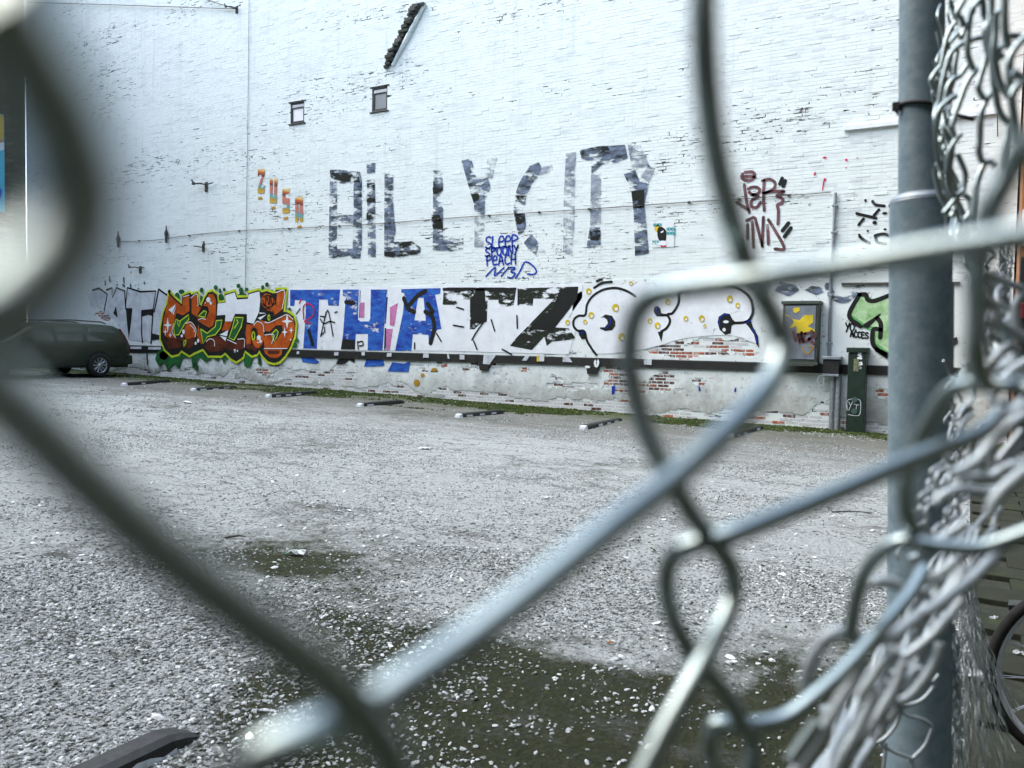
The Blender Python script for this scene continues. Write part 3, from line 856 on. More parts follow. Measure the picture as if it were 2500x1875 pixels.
scr = [[(1470, 400), (1500, 480), (1520, 360), (1560, 470), (1570, 340), (1600, 470), (1630, 380)], [(1460, 450), (1560, 500), (1640, 440)], [(1480, 360), (1540, 340), (1620, 370)], [(1500, 520), (1540, 510), (1570, 530)], [(1610, 540), (1625, 600)]]
layer('scribble', [], PT['black'], E0 + .021, piece, lines=L('R6', *scr), w=0.03)

# ---- silver outline letters left of it
sil2 = layer('silver_letters', [pl('T5', [(200, 260), (350, 320), (420, 240), (590, 280), (620, 235), (800, 290), (1005, 280), (1045, 260), (1180, 360), (1100, 620), (1075, 870), (940, 970), (640, 940), (420, 640), (310, 540), (120, 480), (90, 340)])], PT['silver'], 0.018, label='silver block letters with thin black outlines above the parked car')
layer('black_outline', [pl('T5', [(600, 510), (690, 512), (668, 740), (642, 930), (622, 760)]), pl('T5', [(820, 540), (972, 540), (962, 620), (905, 600), (822, 625)]), pl('T5', [(955, 850), (1070, 880), (1060, 930), (950, 945)]), pl('T5', [(430, 580), (470, 480), (492, 640)])], PT['black'], 0.022, sil2,
      lines=L('T5', [(150, 270), (240, 240), (350, 320), (310, 540)], [(340, 265), (415, 235), (420, 370), (475, 235), (585, 280), (600, 520)], [(600, 460), (622, 235), (800, 290), (1005, 280), (970, 530), (815, 545), (815, 850), (825, 970)], [(970, 530), (940, 985)], [(1045, 255), (985, 560)], [(1045, 255), (1190, 360)], [(880, 1030), (895, 1270)]), w=0.055, smooth=False)

# ---- blue THA, black TZ
BG = layer('graffiti_block_letters', [(W2('R7', [(150, 235), (1100, 225), (1500, 230), (2200, 205)]) + W2('R8', [(1400, 170), (2065, 165), (2060, 330), (1900, 560), (1990, 700), (1900, 1000)]) + W2('R7', [(2200, 1085), (1000, 1080), (150, 1065), (110, 900), (280, 760), (250, 560), (120, 500)]), [])], PT['white'], 0.018, label='tall block letters THATZ in blue and black on a white ground')
layer('blue_letters', [
 pl('R7', [(165, 265), (840, 260), (820, 480), (680, 475), (670, 395), (555, 395), (550, 560), (525, 1058), (340, 1055), (375, 580), (375, 410), (230, 400), (220, 480), (165, 480)]),
 pl('R7', [(875, 260), (1090, 260), (1080, 660), (1110, 690), (1230, 690), (1245, 650), (1255, 260), (1480, 260), (1460, 360), (1440, 700), (1410, 1080), (1210, 1078), (1215, 860), (1050, 860), (1040, 1070), (850, 1065), (880, 850), (915, 360), (875, 340)]),
 pl('R7', [(1665, 255), (2195, 240), (2190, 315), (2120, 330), (2160, 520), (2205, 790), (2150, 800), (2090, 900), (2040, 1010), (2030, 870), (1820, 862), (1800, 1085), (1580, 1085), (1690, 560), (1705, 310), (1665, 300)], holes=[[(1890, 370), (1965, 370), (1995, 680), (1840, 675)]]),
 pl('R7', [(315, 1165), (480, 1170), (560, 1240), (520, 1260), (330, 1240)]), pl('R7', [(1200, 1180), (1410, 1185), (1440, 1290), (1160, 1300)]), pl('R7', [(1545, 1240), (1700, 1260), (1780, 1230), (1758, 1372), (1480, 1362)])], PT['blue'], 0.022, BG)
layer('black_letters', [
 pl('R8', [(415, 205), (1280, 205), (1240, 430), (1065, 430), (1065, 350), (935, 350), (925, 610), (830, 650), (780, 700), (725, 700), (725, 345), (580, 350), (570, 410), (400, 410)]),
 pl('R8', [(1290, 215), (2015, 195), (2000, 350), (1740, 680), (1900, 690), (1990, 820), (1700, 850), (1640, 900), (1610, 790), (1460, 950), (1200, 900), (1290, 790), (1380, 700), (1730, 340), (1480, 335), (1470, 420), (1290, 420)])], PT['black_worn'], 0.022, BG)
layer('black_marks', [pl('R7', [(870, 930), (1040, 940), (1040, 1070), (850, 1065)]), pl('R7', [(835, 1175), (1030, 1175), (1040, 1250), (960, 1210), (900, 1260), (780, 1265)]), pl('R8', [(400, 210), (1280, 208), (1275, 240), (405, 245)]), pl('R8', [(800, 220), (900, 220), (920, 600), (740, 640), (730, 380)]), pl('R8', [(1800, 220), (2010, 200), (1990, 350), (1700, 720), (1420, 700), (1720, 440)])], PT['black'], 0.0255, BG,
      lines=L('R7', [(1990, 280), (1880, 350), (1780, 460)], [(1700, 380), (1760, 520), (1840, 560)], [(1990, 560), (2080, 620), (2110, 780), (2060, 980)], [(2020, 450), (2090, 560)], [(920, 430), (1020, 440)], [(420, 820), (470, 1000)]), w=0.11)
layer('tag_lines', [], PT['black'], 0.029, BG, lines=L('R7', [(578, 890), (600, 800), (655, 570), (690, 580), (745, 890)], [(575, 620), (640, 625), (650, 570)], [(575, 660), (620, 720), (700, 690), (770, 705)], [(580, 880), (630, 830), (630, 770)], [(770, 570), (800, 560)], [(250, 590), (300, 520)], [(1075, 960), (1085, 1060)], [(1100, 1020), (1150, 1010), (1140, 960), (1090, 970)], [(1845, 980), (1845, 1060)], [(2140, 850), (2205, 960)]) + L('R8', [(750, 830), (800, 740), (900, 600)], [(770, 840), (810, 940)], [(980, 590), (1020, 720)], [(570, 440), (650, 465)], [(530, 655), (650, 675)], [(1110, 940), (1220, 1000)], [(1285, 540), (1290, 690)]), w=0.035)
layer('red_line', [], PT['red'], 0.032, BG, lines=L('R7', [(350, 660), (345, 500), (400, 450), (480, 500), (470, 620), (360, 690), (440, 710)], [(290, 440), (320, 390)]), w=0.035)
layer('pink_strip', [pl('R7', [(1510, 500), (1620, 440), (1570, 760), (1510, 740)]), pl('R7', [(1460, 790), (1550, 790), (1510, 1080), (1460, 1080)]), pl('R7', [(1110, 440), (1170, 430), (1165, 640), (1105, 640)])], PT['pink'], 0.022, BG)
layer('navy_strip', [pl('R7', [(1462, 360), (1482, 360), (1456, 720), (1442, 720)]), pl('R7', [(1440, 780), (1462, 780), (1455, 1080), (1430, 1080)]), pl('R7', [(1105, 270), (1115, 270), (1105, 640), (1095, 640)])], PT['navy'], 0.022, BG)

# ---- white and black bubble letters with yellow dots
bub = layer('bubble_letters', [pl('S1', [(100, 400), (220, 300), (520, 250), (900, 260), (1750, 245), (2010, 380), (2040, 560), (2000, 640), (2080, 800), (2060, 880), (1800, 790), (1300, 820), (900, 930), (340, 990), (230, 850), (90, 700)], sm=3)], PT['white'], 0.018, label='white bubble letters with black outline and yellow dots')
layer('black_outline', [pl('S1', [(145, 745), (215, 750), (225, 830), (180, 830), (155, 790)]),
  pl('S1', [(385, 600), (440, 565), (510, 580), (545, 640), (545, 690), (510, 735), (440, 745), (380, 720), (380, 705), (430, 705), (465, 660), (455, 620), (420, 595)]),
  pl('S1', [(1180, 283), (1275, 283), (1238, 372), (1222, 372)]), pl('S1', [(960, 540), (965, 490), (1000, 470), (1030, 500), (1040, 550), (1105, 570), (1060, 588), (990, 585)]), pl('S1', [(1000, 750), (1062, 755), (1042, 862)]),
  pl('S1', [(1648, 650), (1660, 590), (1720, 550), (1780, 560), (1810, 620), (1850, 655), (1800, 690), (1790, 770), (1730, 785), (1670, 730)]), pl('S1', [(1930, 640), (2000, 610), (2030, 700), (2085, 800), (2095, 930), (2065, 880), (2040, 780), (1985, 700)])], PT['black'], 0.022, bub,
  lines=L('S1', [(760, 370), (700, 330), (620, 295), (520, 280), (400, 305), (300, 370), (240, 460), (220, 570), (150, 580), (100, 620), (95, 690), (140, 740), (210, 748), (240, 850), (300, 950), (340, 1000)], [(345, 205), (398, 187)], [(318, 278), (400, 227), (505, 213)], [(1232, 360), (1225, 450), (1165, 548), (1115, 562)], [(1060, 570), (1110, 580), (1135, 640), (1100, 710), (1040, 750)], [(1235, 345), (1300, 290), (1400, 258), (1750, 255), (1900, 300), (2000, 390), (2030, 520), (2000, 610), (1940, 650), (1830, 658)]), w=0.052)
dots = [(258, 315, 30), (285, 575, 32), (220, 645, 22), (548, 495, 38), (30, 652, 26), (615, 810, 38), (712, 230, 20), (1112, 430, 28), (918, 635, 26), (1000, 685, 32), (1305, 610, 26), (1478, 610, 32), (1512, 690, 18), (1780, 400, 34), (1865, 468, 26), (1035, 365, 22)]
layer('yellow_dot', [ellp('S1', x, y, r, r * 1.15) for x, y, r in dots], PT['yellow'], 0.0255, bub)
layer('white_highlight', [ellp('S1', x + r * .25, y + r * .35, r * .45, r * .5) for x, y, r in dots] + [ellp('S1', 1740, 645, 30, 16), ellp('S1', 1720, 730, 18, 20)], PT['white'], 0.029, bub)
layer('blue_shine', [], PT['bluepen'], 0.029, bub, lines=L('S1', [(490, 600), (490, 660), (450, 715)], [(985, 560), (990, 500), (1010, 490)], [(1670, 690), (1670, 620), (1720, 570), (1760, 570)], [(2020, 720), (2060, 790), (2075, 870)], [(150, 765), (205, 760)], [(1960, 655), (2010, 625)]), w=0.018)

# ---- green piece on the right
gp = layer('green_graffiti', [pl('S2', [(1170, 225), (1240, 225), (1300, 280), (1460, 225), (1700, 230), (1900, 300), (1990, 480), (1900, 700), (1760, 840), (1470, 850), (1310, 720), (1290, 580), (1200, 550), (1060, 430)])], PT['midgreen'], 0.018, label='pale green graffiti with black outline by the fence post')
layer('pale_fill', [pl('S2', [(1190, 250), (1300, 300), (1460, 255), (1690, 260), (1860, 330), (1940, 480), (1860, 680), (1740, 800), (1480, 800), (1340, 700), (1330, 590), (1380, 560), (1250, 530), (1100, 430)])], PT['palegreen'], 0.022, gp)
layer('black_outline', [pl('S2', [(1200, 540), (1220, 520), (1380, 415), (1388, 425), (1340, 480), (1260, 560)]), pl('S2', [(1320, 730), (1450, 800), (1450, 860), (1330, 780)]), pl('S2', [(1900, 740), (2120, 640), (2130, 700), (1960, 830)])], PT['black'], 0.0255, gp,
  lines=L('S2', [(1180, 235), (1240, 235), (1260, 285), (1330, 295), (1460, 245)], [(1180, 235), (1080, 435), (1190, 540)], [(1350, 460), (1385, 520), (1380, 650)], [(1385, 572), (1315, 572), (1305, 690), (1350, 760), (1460, 820)], [(1460, 245), (1700, 240), (1880, 310), (1970, 470)]), w=0.075)
dk = layer('dark_swirl', [], PT['slate'], 0.018, label='old dark curved brush stroke beside the conduit', lines=L('S2', [(875, 150), (900, 210), (960, 270), (1030, 285), (1100, 250), (1150, 190), (1200, 170)]), w=0.12)
layer('old_stain', [pl('S2', [(360, 200), (420, 110), (560, 140), (600, 190), (500, 250)]), pl('S2', [(650, 190), (720, 150), (800, 160), (840, 210), (760, 240)])], PT['slate'], 0.018, label='faded dark paint smear above the grey cabinet')

# ---- stroke lettering
FONT = {
 'S': [[(.55, .88), (.35, 1), (.1, .85), (.15, .6), (.45, .42), (.55, .2), (.3, 0), (.03, .12)]], 'L': [[(.1, 1), (.06, 0), (.5, .02)]], 'l': [[(.2, 1), (.18, 0)]],
 'E': [[(.55, .95), (.1, 1), (.08, 0), (.58, .03)], [(.1, .52), (.45, .55)]], 'e': [[(.1, .5), (.5, .6), (.45, .95), (.2, .95), (.05, .5), (.15, .05), (.55, .1)]],
 'P': [[(.12, 0), (.1, 1), (.5, .95), (.58, .7), (.12, .5)]], 'O': [[(.3, 1), (.05, .7), (.08, .2), (.32, 0), (.56, .3), (.52, .8), (.3, 1)]], 'N': [[(.05, 0), (.08, 1), (.5, 0), (.56, 1)]],
 'Y': [[(.05, 1), (.28, .5), (.55, 1)], [(.55, 1), (.1, -.1)]], 'A': [[(.02, 0), (.3, 1), (.58, 0)], [(.1, .38), (.52, .4)]], 'C': [[(.55, .9), (.25, 1), (.05, .5), (.25, 0), (.56, .12)]],
 'H': [[(.08, 1), (.06, 0)], [(.54, 1), (.56, 0)], [(.06, .5), (.56, .52)]], 'B': [[(.1, 0), (.12, 1), (.5, .85), (.45, .6), (.14, .52), (.58, .38), (.5, .05), (.1, 0)]], '/': [[(0, -.1), (.35, 1.1)]],
 '.': [[(.2, .0), (.24, .03)]], ':': [[(.2, .1), (.22, .14)], [(.2, .65), (.22, .69)]], 'W': [[(.02, 1), (.15, 0), (.3, .7), (.46, 0), (.6, 1)]], 'I': [[(.25, 1), (.24, 0)]], 'M': [[(.02, 0), (.1, 1), (.3, .4), (.5, 1), (.58, 0)]],
 'R': [[(.1, 0), (.12, 1), (.55, .85), (.12, .5), (.58, 0)]], 'T': [[(.0, 1), (.6, 1)], [(.3, 1), (.28, 0)]], 'U': [[(.06, 1), (.06, .2), (.3, 0), (.54, .2), (.55, 1)]], '0': [[(.3, 1), (.08, .6), (.1, .2), (.3, 0), (.5, .3), (.5, .75), (.3, 1)]], '"': [[(.2, 1), (.12, .72)], [(.42, 1), (.34, .72)]]}
def write(c, text, x0, yb, h, adv, slope=0.0):
    out = []
    x = x0
    for ch in text:
        for ln in FONT.get(ch, []):
            out.append(W2(c, [(x + px * h * .95, yb - pz * h + slope * (x - x0 + px * h)) for px, pz in ln]))
        x += adv
    return out
sl = write('T2', 'SLeeP', 22, 1180, 125, 70, -.05) + write('T2', 'SPOONY', 22, 1270, 90, 62, -.1) + write('T2', 'PeACH', 32, 1365, 100, 66, -.06)
sl += L('T2', [(30, 1480), (130, 1385), (125, 1475), (225, 1385)], [(195, 1480), (275, 1385)], [(275, 1385), (345, 1390), (300, 1430), (345, 1450), (310, 1495), (265, 1490)], [(350, 1500), (400, 1420), (455, 1325), (540, 1370), (575, 1430), (540, 1460), (480, 1455)], [(432, 1492), (440, 1500)])
layer('blue_scrawl', [], PT['bluepen'], 0.012, label='blue handwriting SLEEP SPOONY PEACH under the faded letters', lines=sl, w=0.036)

# ---- faded BILLY CITY
fl_ = layer('faded_lettering', [
  (W2('T1', [(115, 155), (190, 150), (440, 175), (460, 260), (460, 1000), (440, 1110), (100, 1105)]), [W2('T1', [(190, 300), (370, 300), (370, 640), (190, 640)]), W2('T1', [(190, 735), (365, 720), (360, 1005), (190, 1005)])]),
  pl('T1', [(510, 90), (605, 75), (600, 190), (515, 190)]), pl('T1', [(515, 265), (600, 255), (610, 1095), (525, 1095)]),
  pl('T1', [(705, 200), (800, 195), (800, 560), (825, 820), (800, 930), (1000, 925), (1095, 990), (1090, 1050), (870, 1090), (700, 1085)]),
  pl('T1', [(1230, 160), (1335, 165), (1335, 900), (1555, 880), (1555, 1010), (1420, 1035), (1225, 1020)]),
  pl('T1', [(1535, 55), (1640, 30), (1700, 250), (1760, 250), (1820, 240), (1850, 340), (1790, 480), (1785, 640), (1670, 650), (1670, 520), (1620, 360)]),
  pl('T2', [(600, 250), (500, 290), (440, 380), (385, 480), (345, 600), (325, 760), (345, 880), (380, 1030), (440, 1000), (460, 940), (455, 820), (440, 760), (470, 620), (525, 480), (570, 430), (640, 320)]),
  pl('T2', [(440, 1120), (520, 1020), (600, 1120), (580, 1250), (510, 1210)]),
  pl('T2', [(1120, 1150), (1150, 950), (1265, 950), (1270, 1130), (1210, 1200), (1150, 1220)]), pl('T2', [(1040, 120), (1220, 80), (1530, 60), (1560, 200), (1450, 250), (1290, 270), (1170, 370), (1165, 240), (1060, 210)]),
  pl('T2', [(1520, 380), (1640, 330), (1690, 460), (1790, 480), (1770, 560), (1740, 700), (1760, 900), (1790, 1230), (1640, 1260), (1625, 800), (1600, 560)])], PT['slate'], 0.010, label='faded dark lettering BILLY CITY high on the white wall')
layer('faint_strokes', [pl('T1', [(1675, 660), (1785, 650), (1770, 985), (1675, 985)]), pl('T1', [(1820, 30), (1925, 20), (1870, 240), (1770, 250)]), pl('T2', [(895, 150), (1000, 140), (990, 500), (985, 900), (960, 1240), (860, 1230), (870, 600)]), pl('T2', [(1165, 380), (1270, 370), (1270, 940), (1155, 940)]), pl('T2', [(1700, 400), (1790, 280), (1850, 330), (1790, 470)]), pl('T2', [(640, 300), (750, 280), (750, 330), (600, 400)]), pl('T1', [(190, 640), (370, 640), (370, 730), (190, 735)]), pl('T2', [(1560, 60), (1700, 60), (1800, 300), (1600, 300)]), pl('T2', [(600, 1190), (690, 1210), (600, 1240)])], PT['slate_thin'], 0.0125, fl_)
layer('tar_patches', [pl('T1', [(1215, 640), (1300, 640), (1335, 760), (1335, 830), (1240, 830), (1215, 720)]), pl('T1', [(700, 1040), (870, 1030), (1090, 1020), (1080, 1060), (880, 1090), (820, 1100), (705, 1085)]), pl('T1', [(830, 980), (900, 935), (1000, 925), (1040, 950), (900, 1000)]), pl('T1', [(120, 190), (420, 180), (440, 290), (260, 280), (130, 240)]), pl('T1', [(515, 300), (600, 290), (600, 370), (515, 370)]), pl('T1', [(512, 450), (605, 450), (605, 510), (512, 510)]), pl('T1', [(510, 620), (605, 600), (600, 680), (512, 690)]), pl('T1', [(1635, 410), (1720, 410), (1740, 470), (1665, 500)]), pl('T2', [(345, 800), (450, 800), (450, 880), (400, 920), (360, 910)]), pl('T2', [(350, 605), (465, 610), (455, 650), (350, 680)]), pl('T2', [(1600, 560), (1740, 545), (1740, 740), (1620, 745)]), pl('T2', [(1150, 985), (1270, 985), (1250, 1090), (1160, 1090)]), pl('T2', [(1215, 80), (1340, 75), (1370, 120), (1280, 120)]), pl('T1', [(1225, 345), (1335, 345), (1330, 410), (1230, 410)])], PT['tar'], 0.015, fl_)

# ---- ZUSA with coloured bands
def _zusa():
    N = NT('banded_poster_paint'); g = N.gen(); sp = N.n('ShaderNodeSeparateXYZ'); N.l(g, sp.inputs[0])
    z = N.math('ADD', sp.outputs[2], N.math('MULTIPLY', sp.outputs[0], 0.10))
    N.col(N.ramp(z, [(0.0, (0.62, 0.40, 0.03)), (0.22, (0.42, 0.27, 0.03)), (0.30, (0.05, 0.36, 0.34)), (0.50, (0.50, 0.14, 0.10)), (0.70, (0.50, 0.20, 0.14)), (0.76, (0.13, 0.025, 0.008)), (0.90, (0.45, 0.10, 0.015)), (1.0, (0.70, 0.52, 0.20))])).set(rough=0.7)
    return N.m
M['zusa'] = _zusa()
zl = [[(275, 125), (440, 112), (428, 250), (345, 500), (345, 540), (380, 545), (400, 500), (460, 490), (430, 540), (420, 660), (280, 668), (270, 600), (285, 520), (360, 290), (360, 245), (315, 240), (298, 290), (278, 270)],
      [(545, 340), (575, 328), (612, 340), (608, 720), (640, 745), (645, 400), (650, 330), (715, 325), (700, 880), (545, 885)],
      [(830, 570), (995, 555), (990, 665), (895, 680), (890, 770), (990, 775), (990, 1105), (835, 1120), (830, 1000), (925, 985), (925, 905), (828, 900)],
      [(1118, 770), (1145, 750), (1290, 745), (1292, 1300), (1225, 1310), (1215, 1190), (1190, 1190), (1180, 1320), (1120, 1315)]]
za = [(330, 770), (620, 990), (905, 1225), (1215, 1415)]
zp = None
for k, (lt, (ax, ay)) in enumerate(zip(zl, za)):
    holes = [[(1188, 900), (1215, 890), (1212, 1090), (1190, 1110)]] if k == 3 else []
    o = layer('banded_letter', [pl('T6', lt, holes)], M['zusa'], 0.012, label='banded orange, teal and gold letter ' + 'ZUSA'[k] + ' with an arrow below')
    layer('arrow', [pl('T6', [(ax - 50, ay - 22), (ax + 10, ay - 22), (ax + 10, ay - 50), (ax + 62, ay), (ax + 10, ay + 45), (ax + 5, ay + 25), (ax - 55, ay + 32), (ax - 35, ay)])], PT['gold'], 0.012, o)

# ---- brown tag, red splashes, black scrawl on the right
layer('brown_tag', [], PT['maroon'], 0.012, label='brown marker tag left of the conduit', lines=L('T3',
  [(340, 200), (420, 195), (455, 230), (420, 290), (340, 295), (300, 260), (310, 220)], [(330, 250), (420, 250), (460, 260)], [(330, 350), (360, 560), (390, 680)], [(240, 560), (300, 600), (380, 650)], [(380, 400), (420, 380), (480, 380), (515, 410), (500, 450), (430, 470), (390, 440)], [(430, 470), (500, 490), (420, 540), (420, 610), (480, 620), (525, 560)], [(570, 300), (560, 480), (570, 660)], [(550, 300), (640, 285), (700, 330), (680, 400), (580, 450)], [(560, 450), (680, 430), (810, 430), (720, 480), (790, 520), (780, 570), (730, 590), (740, 670), (735, 820)],
  [(360, 780), (440, 740)], [(430, 800), (440, 1100)], [(460, 750), (550, 1090)], [(560, 740), (545, 1080)], [(610, 840), (620, 1060)], [(620, 770), (700, 900), (810, 1110), (700, 1120)], [(370, 830), (370, 1000)]), w=0.055)
layer('tick_marks', [], PT['black'], 0.012, label='short paired black ticks beside the brown tag', lines=L('T3', [(785, 275), (760, 340)], [(820, 305), (798, 365)], [(860, 810), (790, 900)], [(890, 870), (815, 970)]), w=0.07)
layer('red_splash', [pl('T3', [(1160, 240), (1170, 205), (1195, 195), (1185, 235)]), pl('T3', [(1280, 275), (1310, 270), (1312, 300), (1290, 310)]), ellp('T3', 1555, 52, 16, 14), ellp('T3', 1690, 30, 9, 9), ellp('T3', 1295, 25, 24, 12), ellp('T3', 1555, 148, 14, 5)], PT['red'], 0.012, label='small red paint splashes on the white wall', lines=L('T3', [(1285, 300), (1270, 410)]), w=0.02)
layer('black_scrawl', [ellp('T3', 1785, 540, 16, 20), ellp('T3', 1710, 950, 16, 13), ellp('T3', 1895, 805, 28, 22), ellp('T3', 2015, 692, 32, 16), ellp('T3', 1812, 905, 14, 13), ellp('T3', 2020, 885, 20, 13), ellp('T3', 2075, 605, 16, 20)], PT['black'], 0.012, label='scratchy black scrawl beside the galvanised post', lines=L('T3', [(1870, 550), (1910, 590), (2010, 605)], [(1680, 695), (1760, 715), (1910, 750)], [(1945, 650), (1890, 715)], [(1760, 760), (1705, 830)], [(1715, 970), (1760, 1010), (1830, 1050)], [(1905, 980), (1930, 1040), (2030, 1060)], [(1900, 960), (2000, 940), (2080, 970)]), w=0.05)

# ---- paste-up poster
N = NT('poster_paper'); N.col(N.mix(N.noise(N.pos(), 7, 3), (0.66, 0.72, 0.70), (0.85, 0.87, 0.84))).set(rough=0.8); M['poster'] = N.m
po = layer('poster', [pl('T2', [(1822, 900), (2062, 885), (2064, 1160), (1830, 1170)])], M['poster'], 0.013, label='small paste-up poster of a black hooded figure')
layer('yellow_burst', [ellp('T2', 1885, 965, 34, 40)], PT['yellow'], 0.015, po)
layer('hooded_head', [pl('T2', [(1890, 960), (1930, 948), (1975, 985), (1980, 1040), (1968, 1100), (1905, 1095), (1882, 1030)], sm=3)], PT['black'], 0.017, po)
layer('eye_slit', [pl('T2', [(1918, 1000), (1950, 985), (1948, 1005), (1922, 1015)]), pl('T2', [(1860, 1140), (1930, 1095), (1985, 1100), (1980, 1150)])], PT['white'], 0.019, po)
layer('bow', [pl('T2', [(1920, 1145), (1945, 1150), (1975, 1142), (1978, 1165), (1946, 1160), (1918, 1168)])], PT['red'], 0.021, po)
layer('cyan_text', [], PT['cyan'], 0.015, po, lines=[q for k in range(3) for q in write('T2', 'NENEN', 1985 if k else 1840, 940 + k * 45, 28, 18)] + write('T2', 'YEN', 1828, 1130, 34, 26), w=0.016)
# small flat marks in the lower plaster
layer('blue_dab', [pl('S1', [(505, 1340), (545, 1330), (535, 1420), (505, 1430)]), pl('S1', [(1440, 1335), (1455, 1335), (1466, 1390), (1445, 1395)]), pl('S1', [(1830, 1370), (1850, 1350), (1848, 1400), (1828, 1405)])], PT['bluepen'], 0.018, label='blue paint dabs low on the wall')
layer('ochre_dab', [ellp('R8', 90, 1340, 35, 40), ellp('R8', 300, 1185, 35, 22), ellp('R8', 160, 1250, 25, 22)], PT['gold'], 0.018, label='ochre paint dabs low on the wall')
layer('drip_marks', [], PT['slate'], 0.018, label='row of short dark drips above the silver letters', lines=L('T5', [(570, 100), (572, 160)], [(660, 190), (665, 230)], [(735, 200), (740, 240)], [(770, 195), (768, 245)], [(320, 130), (322, 190)], [(560, 200), (580, 215)], [(850, 160), (852, 175)], [(668, 30), (668, 60)], [(380, 90), (382, 140)], [(480, 150), (482, 200)]), w=0.07, smooth=False)
# white and grey blocks on the fender board
bl = []
for c, pts in (('R7', [(270, 1095), (305, 1095), (300, 1130), (265, 1130)]), ('R7', [(775, 1105), (835, 1105), (830, 1150), (772, 1150)]), ('R7', [(1140, 1105), (1190, 1100), (1185, 1150), (1145, 1150)]), ('R7', [(1490, 1115), (1550, 1115), (1545, 1165), (1480, 1165)]), ('R7', [(1975, 1120), (2045, 1120), (2050, 1180), (1970, 1180)]), ('R8', [(465, 995), (485, 1000), (495, 1055), (470, 1050)]), ('R8', [(615, 1005), (672, 1010), (670, 1062), (612, 1060)]), ('R8', [(1400, 1010), (1448, 1012), (1410, 1075), (1355, 1075)]), ('R8', [(1560, 1015), (1620, 1018), (1618, 1085), (1560, 1082)]), ('R8', [(1840, 1028), (1910, 1030), (1955, 1095), (1838, 1090)]), ('R8', [(900, 1005), (1045, 1010), (970, 1120), (890, 1115)]), ('S1', [(860, 1050), (945, 1045), (943, 1110), (862, 1105)]), ('T5', [(680, 1030), (830, 1030), (830, 1062), (680, 1062)]), ('T5', [(920, 1035), (1090, 1035), (1090, 1070), (920, 1070)])):
    bl.append(pl(c, pts))
wb = layer('painted_block', bl, PT['silver'], 0.063, label='pale blocks painted along the black board')
layer('number_mark', [], PT['white'], 0.0665, wb, lines=write('S1', '0', 330, 1125, 75, 50) + L('S1', [(240, 1130), (270, 1132)]), w=0.05)
layer('yellow_block', [pl('R8', [(1532, 1015), (1558, 1015), (1556, 1085), (1530, 1085)])], PT['yellow'], 0.063, wb)
# ================================================================== FIXTURES ON AND BY THE WALL
M['galv'] = mat_simple('galvanised_conduit', (0.30, 0.34, 0.36), 0.45, 0.5, var=0.25, scale=18)
M['cable'] = mat_simple('black_cable', (0.03, 0.032, 0.03), 0.6, var=0.2)
M['iron'] = mat_simple('rusty_iron', (0.06, 0.062, 0.05), 0.75, 0.2, var=0.5, scale=30)
M['white_metal'] = mat_simple('white_rail_paint', (0.80, 0.84, 0.84), 0.4, var=0.06)
def wl(c, pts, off): return [wallp(*pc(c, x, y), off) for x, y in pts]
def thing_tube(name, pts, r, mat, label, cat, group=None, seg=6):
    m = MB().tube(pts, r, seg); return tag(m.build(name, mat), label, cat, group)
# long slack cable with its clips
cb_ = tag(MB().tube(catmull(wl('F', [(250, 522), (330, 519), (420, 507), (520, 498), (640, 493), (800, 484), (1000, 469), (1250, 453), (1500, 436), (1640, 427), (1795, 415)], 0.03), 5), 0.0075, 6).build('wall_cable', M['cable']),
          'thin black cable strung across the whole white wall', 'cable')
for k in range(14):
    x = 300 + k * 108
    p = None
    ys = np.interp(x, [250, 330, 420, 520, 640, 800, 1000, 1250, 1500, 1640, 1795], [522, 519, 507, 498, 493, 484, 469, 453, 436, 427, 415])
    p = wallp(*pc('F', x, ys), 0.03)
    MB().box(p.x - .025, p.x + .025, p.y - .016, p.y + .04, p.z - .018, p.z + .018, bev=.004).build('clip', M['iron'], cb_)
# conduit from cable down to the meter box
cdt = tag(MB().tube(wl('T3', [(1425, 445), (1392, 1150)], 0.045) + wl('S2', [(902, 80), (884, 850)], 0.045), 0.027, 10).build('conduit_pipe', M['galv']), 'grey steel conduit running down to the small meter box', 'pipe')
for c, x, y in (('T3', 1405, 920), ('T3', 1418, 600), ('S2', 897, 240), ('S2', 886, 700)):
    p = wallp(*pc(c, x, y), 0.045); MB().box(p.x - .05, p.x + .05, p.y - .032, p.y + .04, p.z - .014, p.z + .014, bev=.004).build('pipe_clamp', M['galv'], cdt)
thing_tube('lightning_rod', wl('F', [(538, -10), (536, 200), (533, 420), (530, 600), (529, 740)], 0.03), 0.008, M['galv'], 'thin vertical conductor rod dividing the white wall', 'rod')
thing_tube('guy_cable', wl('Z1', [(180, 15), (700, 30), (1100, 44), (1590, 60)], 0.06), 0.010, M['cable'], 'thin upper cable leading to the anchor at the top', 'cable')
thing_tube('guy_cable', wl('Z1', [(1360, -15), (1480, 25), (1590, 60)], 0.07), 0.010, M['cable'], 'short steep cable leading down to the anchor', 'cable')
def hook(name, c, x, y, s, label, flip=1):
    p = wallp(*pc(c, x, y)); e = empty(name, p); tag(e, label, 'bracket', 'iron brackets on the white wall')
    m = MB(); m.box(-.05 * s, .05 * s, -.03, .01, -.16 * s, .10 * s, bev=.006); m.build('plate', M['iron'], e)
    m = MB(); m.tube([(0, -.02, .03 * s), (-.12 * s * flip, -.12, .06 * s), (-.30 * s * flip, -.20, .05 * s), (-.34 * s * flip, -.22, .16 * s)], .022 * s, 8); m.build('arm', M['iron'], e)
    m = MB(); m.tube([(0, -.02, -.02 * s), (.16 * s * flip, -.10, .02 * s), (.36 * s * flip, -.10, .04 * s)], .018 * s, 8); m.build('peg', M['iron'], e)
    m = MB(); m.tube([(-.30 * s * flip, -.20, .02 * s), (-.30 * s * flip, -.20, .10 * s)], [.05 * s, .035 * s], 10); m.build('insulator', M['iron'], e)
